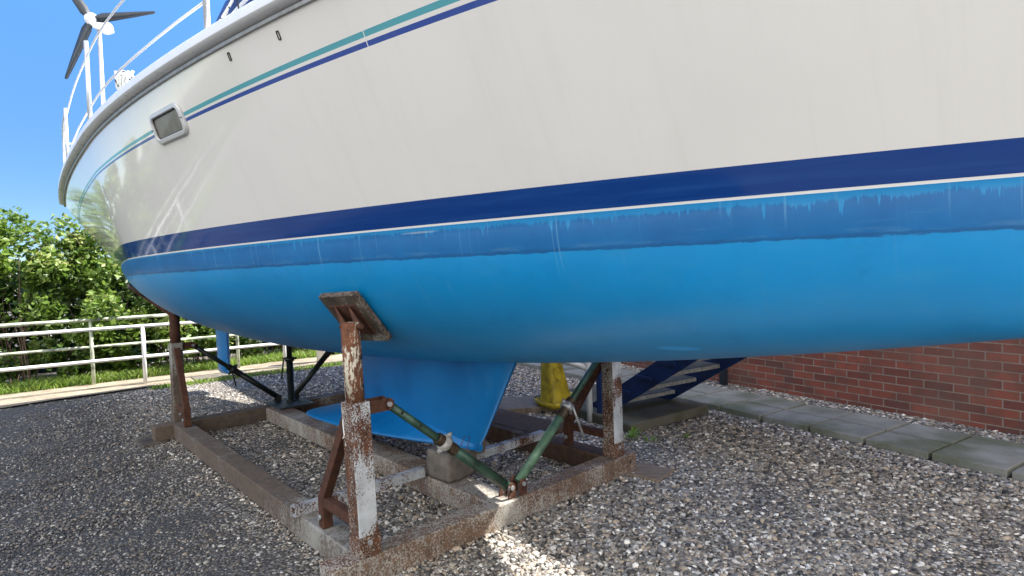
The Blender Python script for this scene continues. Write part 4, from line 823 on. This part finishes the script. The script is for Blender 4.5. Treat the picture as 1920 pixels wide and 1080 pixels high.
# front diagonal props meeting at the beam centre
lugL = K(.955, .065, .205); lugR = K(1.045, .065, .205)
prop(eN, lugL, mat['green'], mat['green'], pN, .44, None)
prop(eR, lugR, mat['green'], mat['green_pale'], pR, .42, (Vector((.03, -.03, .02)), Vector((.045, -.045, -.03)), Vector((.10, -.05, -.20))), collar='galv')
for a in (.955, 1.045):
    for cc in (.022, .100):
        m = MB(); V = []; m.kbox(a-.028, a+.028, cc, cc+.008, BH, .205); m.tube([K(a, cc, .205), K(a, cc+.008, .205)], .028, 20); m.build("foot_lug", mat['rust'], fb)
    stud(K(a, .022, .205), -CV, .014, .010, fb)
# rear props
lb = part("prop_base_plate", MB().kbox(.88, 1.24, 3.36, 3.80, BH+.001, BH+.016), mat['steelplate'], bevel=.003)
for a in (1.0, 1.19):
    for cc in (3.69, 3.75): m = MB(); m.kbox(a-.025, a+.025, cc, cc+.008, BH+.016, .225); m.build("foot_lug", mat['black_prop'], lb)
prop(eF, K(1.0, 3.72, .205), mat['black_prop'], mat['black_prop'], pF, .45, (Vector((0, -.02, -.02)), Vector((.02, -.04, -.06)), Vector((.05, -.05, -.16))))
prop(eB, K(1.19, 3.72, .205), mat['black_prop'], mat['black_prop'], pB, .34, (Vector((0, -.02, .02)), Vector((-.03, -.04, 0)), Vector((-.16, -.06, -.16))))
# hull pads on the two near posts
def pad(cp, sp, tip, par, w_=.128, l_=.155, name="support_pad"):
    p = Hs(cp, sp, 0); n_ = (Hs(cp, sp, .1)-p).normalized(); ax = (Hs(cp+.05, sp)-Hs(cp-.05, sp)).normalized(); ay = n_.cross(ax).normalized(); o = p+n_*.024
    m = MB(); m.obox(o, ax*w_, ay*l_, n_*.016)
    m2 = m.build(name, None, par, mats=[mat['ply'], mat['ply_edge']], mi=[0, 0, 1, 1, 1, 1]); bv = m2.modifiers.new("b", 'BEVEL'); bv.width = .003
    m = MB(); m.obox(o+n_*.0195, ax*w_*.66, ay*l_*.62, n_*.004); m.build("head_plate", mat['rust'], m2)
    b = o+n_*.023
    for s_ in (-1, 1):
        m = MB(); q = b+ax*.048*s_; V = []
        e = Vector(tip)+ax*.048*s_; a1 = q+ay*.10; a2 = q-ay*.10; th = ax*.004
        P1 = [a1, a2, e-Vector((0, 0, .055))-ay*.0, e+Vector((0, 0, .0))+(a1-e).normalized()*.02]
        V = [v-th for v in P1]+[v+th for v in P1]; m.hexa(V); m.build("head_bracket", mat['rust'], m2)
    m = MB(); m.tube([Vector(tip)-ax*.07-Vector((0, 0, .02)), Vector(tip)+ax*.07-Vector((0, 0, .02))], .012, 12); m.build("pivot_pin", mat['rust'], m2)
pad(.175, .628, K(.025, .062, 1.235), pN)
m = MB(); pad(4.02, .62, K(.08, 3.73, 1.16), pF, .12, .15)
def xpad():  # far side pads, mirrored
    for cp, sp, par, tip in ((.19, .655, pR, K(1.95, .065, 1.2)), (4.02, .62, pB, K(1.95, 3.71, 1.15))):
        A, z = hullp(cp, sp); A1, z1 = hullp(cp, sp+.05); p = Bw(A, cp, z); ay = (Bw(A1, cp, z1)-p).normalized(); ax = CV; n_ = ax.cross(ay).normalized(); n_ = n_ if n_.z < 0 else -n_; o = p+n_*.024
        m = MB(); m.obox(o, ax*.15, ay*.19, n_*.016); m.build("support_pad", mat['ply'], par)
xpad()
# hanging tie and twist of wire on the near post
m = MB(); m.tube([K(-.012, .10, .83), K(-.016, .10, .76), K(-.014, .095, .71), K(-.03, .085, .70), K(-.005, .09, .705), K(-.016, .085, .66)], .004, 8); m.build("rope_tie", mat['trim'], pN)
m = MB(); m.tube([K(.60, .02, .53), K(.62, .01, .58), K(.66, .015, .57), K(.65, .03, .50), K(.64, .06, .44)], .0018, 6); m.build("wire_twist", mat['rust'], pN)

# vertical prop standing on the rear plate
vp = thing("steel_prop", K(1.10, 3.62, BH+.017), "black vertical screw prop on the rear cradle beam under the hull", "prop")
m = MB(); m.tube([K(1.10, 3.62, BH+.016), K(1.10, 3.62, BH+.03), K(1.10, 3.62, BH+.031), K(1.10, 3.62, .62)], [.05, .05, .034, .034], 24); m.build("outer_tube", mat['black_prop'], vp)
m = MB(); m.tube([K(1.10, 3.62, .6), K(1.10, 3.62, 1.01)], .027, 24); m.build("inner_tube", mat['black_prop'], vp)
m = MB(); m.tube([K(1.10, 3.62, .58), K(1.10, 3.62, .62)], .048, 16)
for s_ in (-1, 1): m.tube([K(1.10, 3.62, .60), K(1.10, 3.62, .60)+Vector((.075*s_, 0, .01))], [.014, .009], 10)
m.build("collar_nut", mat['black_prop'], vp)
m = MB(); q = K(1.10, 3.62, .60); m.tube([q+Vector((-.055, -.02, .0)), q+Vector((-.06, -.03, -.06)), q+Vector((-.075, -.04, -.20))], .008, 10); m.build("lever_handle", mat['black_prop'], vp)

# blocks under the keel, packers under the cradle
def lump(name, o, hx, hy, hz, mm, seed, label, cat, rot=0., sub=3, rnd=.3):
    import bmesh
    bm = bmesh.new(); bmesh.ops.create_cube(bm, size=2); bmesh.ops.subdivide_edges(bm, edges=bm.edges[:], cuts=7, use_grid_fill=True); r = random.Random(seed)
    from mathutils import noise as nz
    for v in bm.verts:
        c = v.co.copy(); s = c.normalized()*1.18; c = c.lerp(s, rnd); c = c+Vector((nz.noise(c*1.7+Vector((seed, 0, 0))), nz.noise(c*1.7+Vector((0, seed, 0))), nz.noise(c*1.7+Vector((0, 0, seed)))))*.07
        v.co = o+(CU*math.cos(rot)+CV*math.sin(rot))*c.x*hx+(CV*math.cos(rot)-CU*math.sin(rot))*c.y*hy+Vector((0, 0, c.z*hz))
    me = bpy.data.meshes.new(name); bm.to_mesh(me); bm.free(); me.polygons.foreach_set('use_smooth', [True]*len(me.polygons)); me.materials.append(mm); ob = bpy.data.objects.new(name, me); col.objects.link(ob); return tag(ob, label, cat)
lump("concrete_block", K(.955, .60, .140+.092), .125, .115, .090, mat['conc'], 3, "rough grey concrete block on the keel beam under the keel toe", "block", .1, rnd=.22)
lump("keel_stone", K(1.21, .72, .196+.070), .07, .09, .068, mat['stone'], 8, "rounded brown stone wedged behind the concrete block on the cross rail", "stone", .1, rnd=.55)
def board(name, o, hx, hy, hz, yaw, mm, label):
    m = MB(); x = Vector((math.cos(yaw), math.sin(yaw), 0)); y = Vector((-math.sin(yaw), math.cos(yaw), 0)); m.obox(o, x*hx, y*hy, Vector((0, 0, hz))); tag(m.build(name, mm, bevel=.006), label, "board")
board("packer_board", K(2.12, -.03, .013)+Vector((0, 0, 0)), .13, .20, .011, YAW+.15, mat['packer'], "brown plywood packer board under the right end of the front beam")
board("packer_board", K(-.16, 3.68, .008)+Vector((0, 0, 0)), .10, .17, .009, YAW+.05, mat['ply'], "grey packer board under the far left end of the cradle")
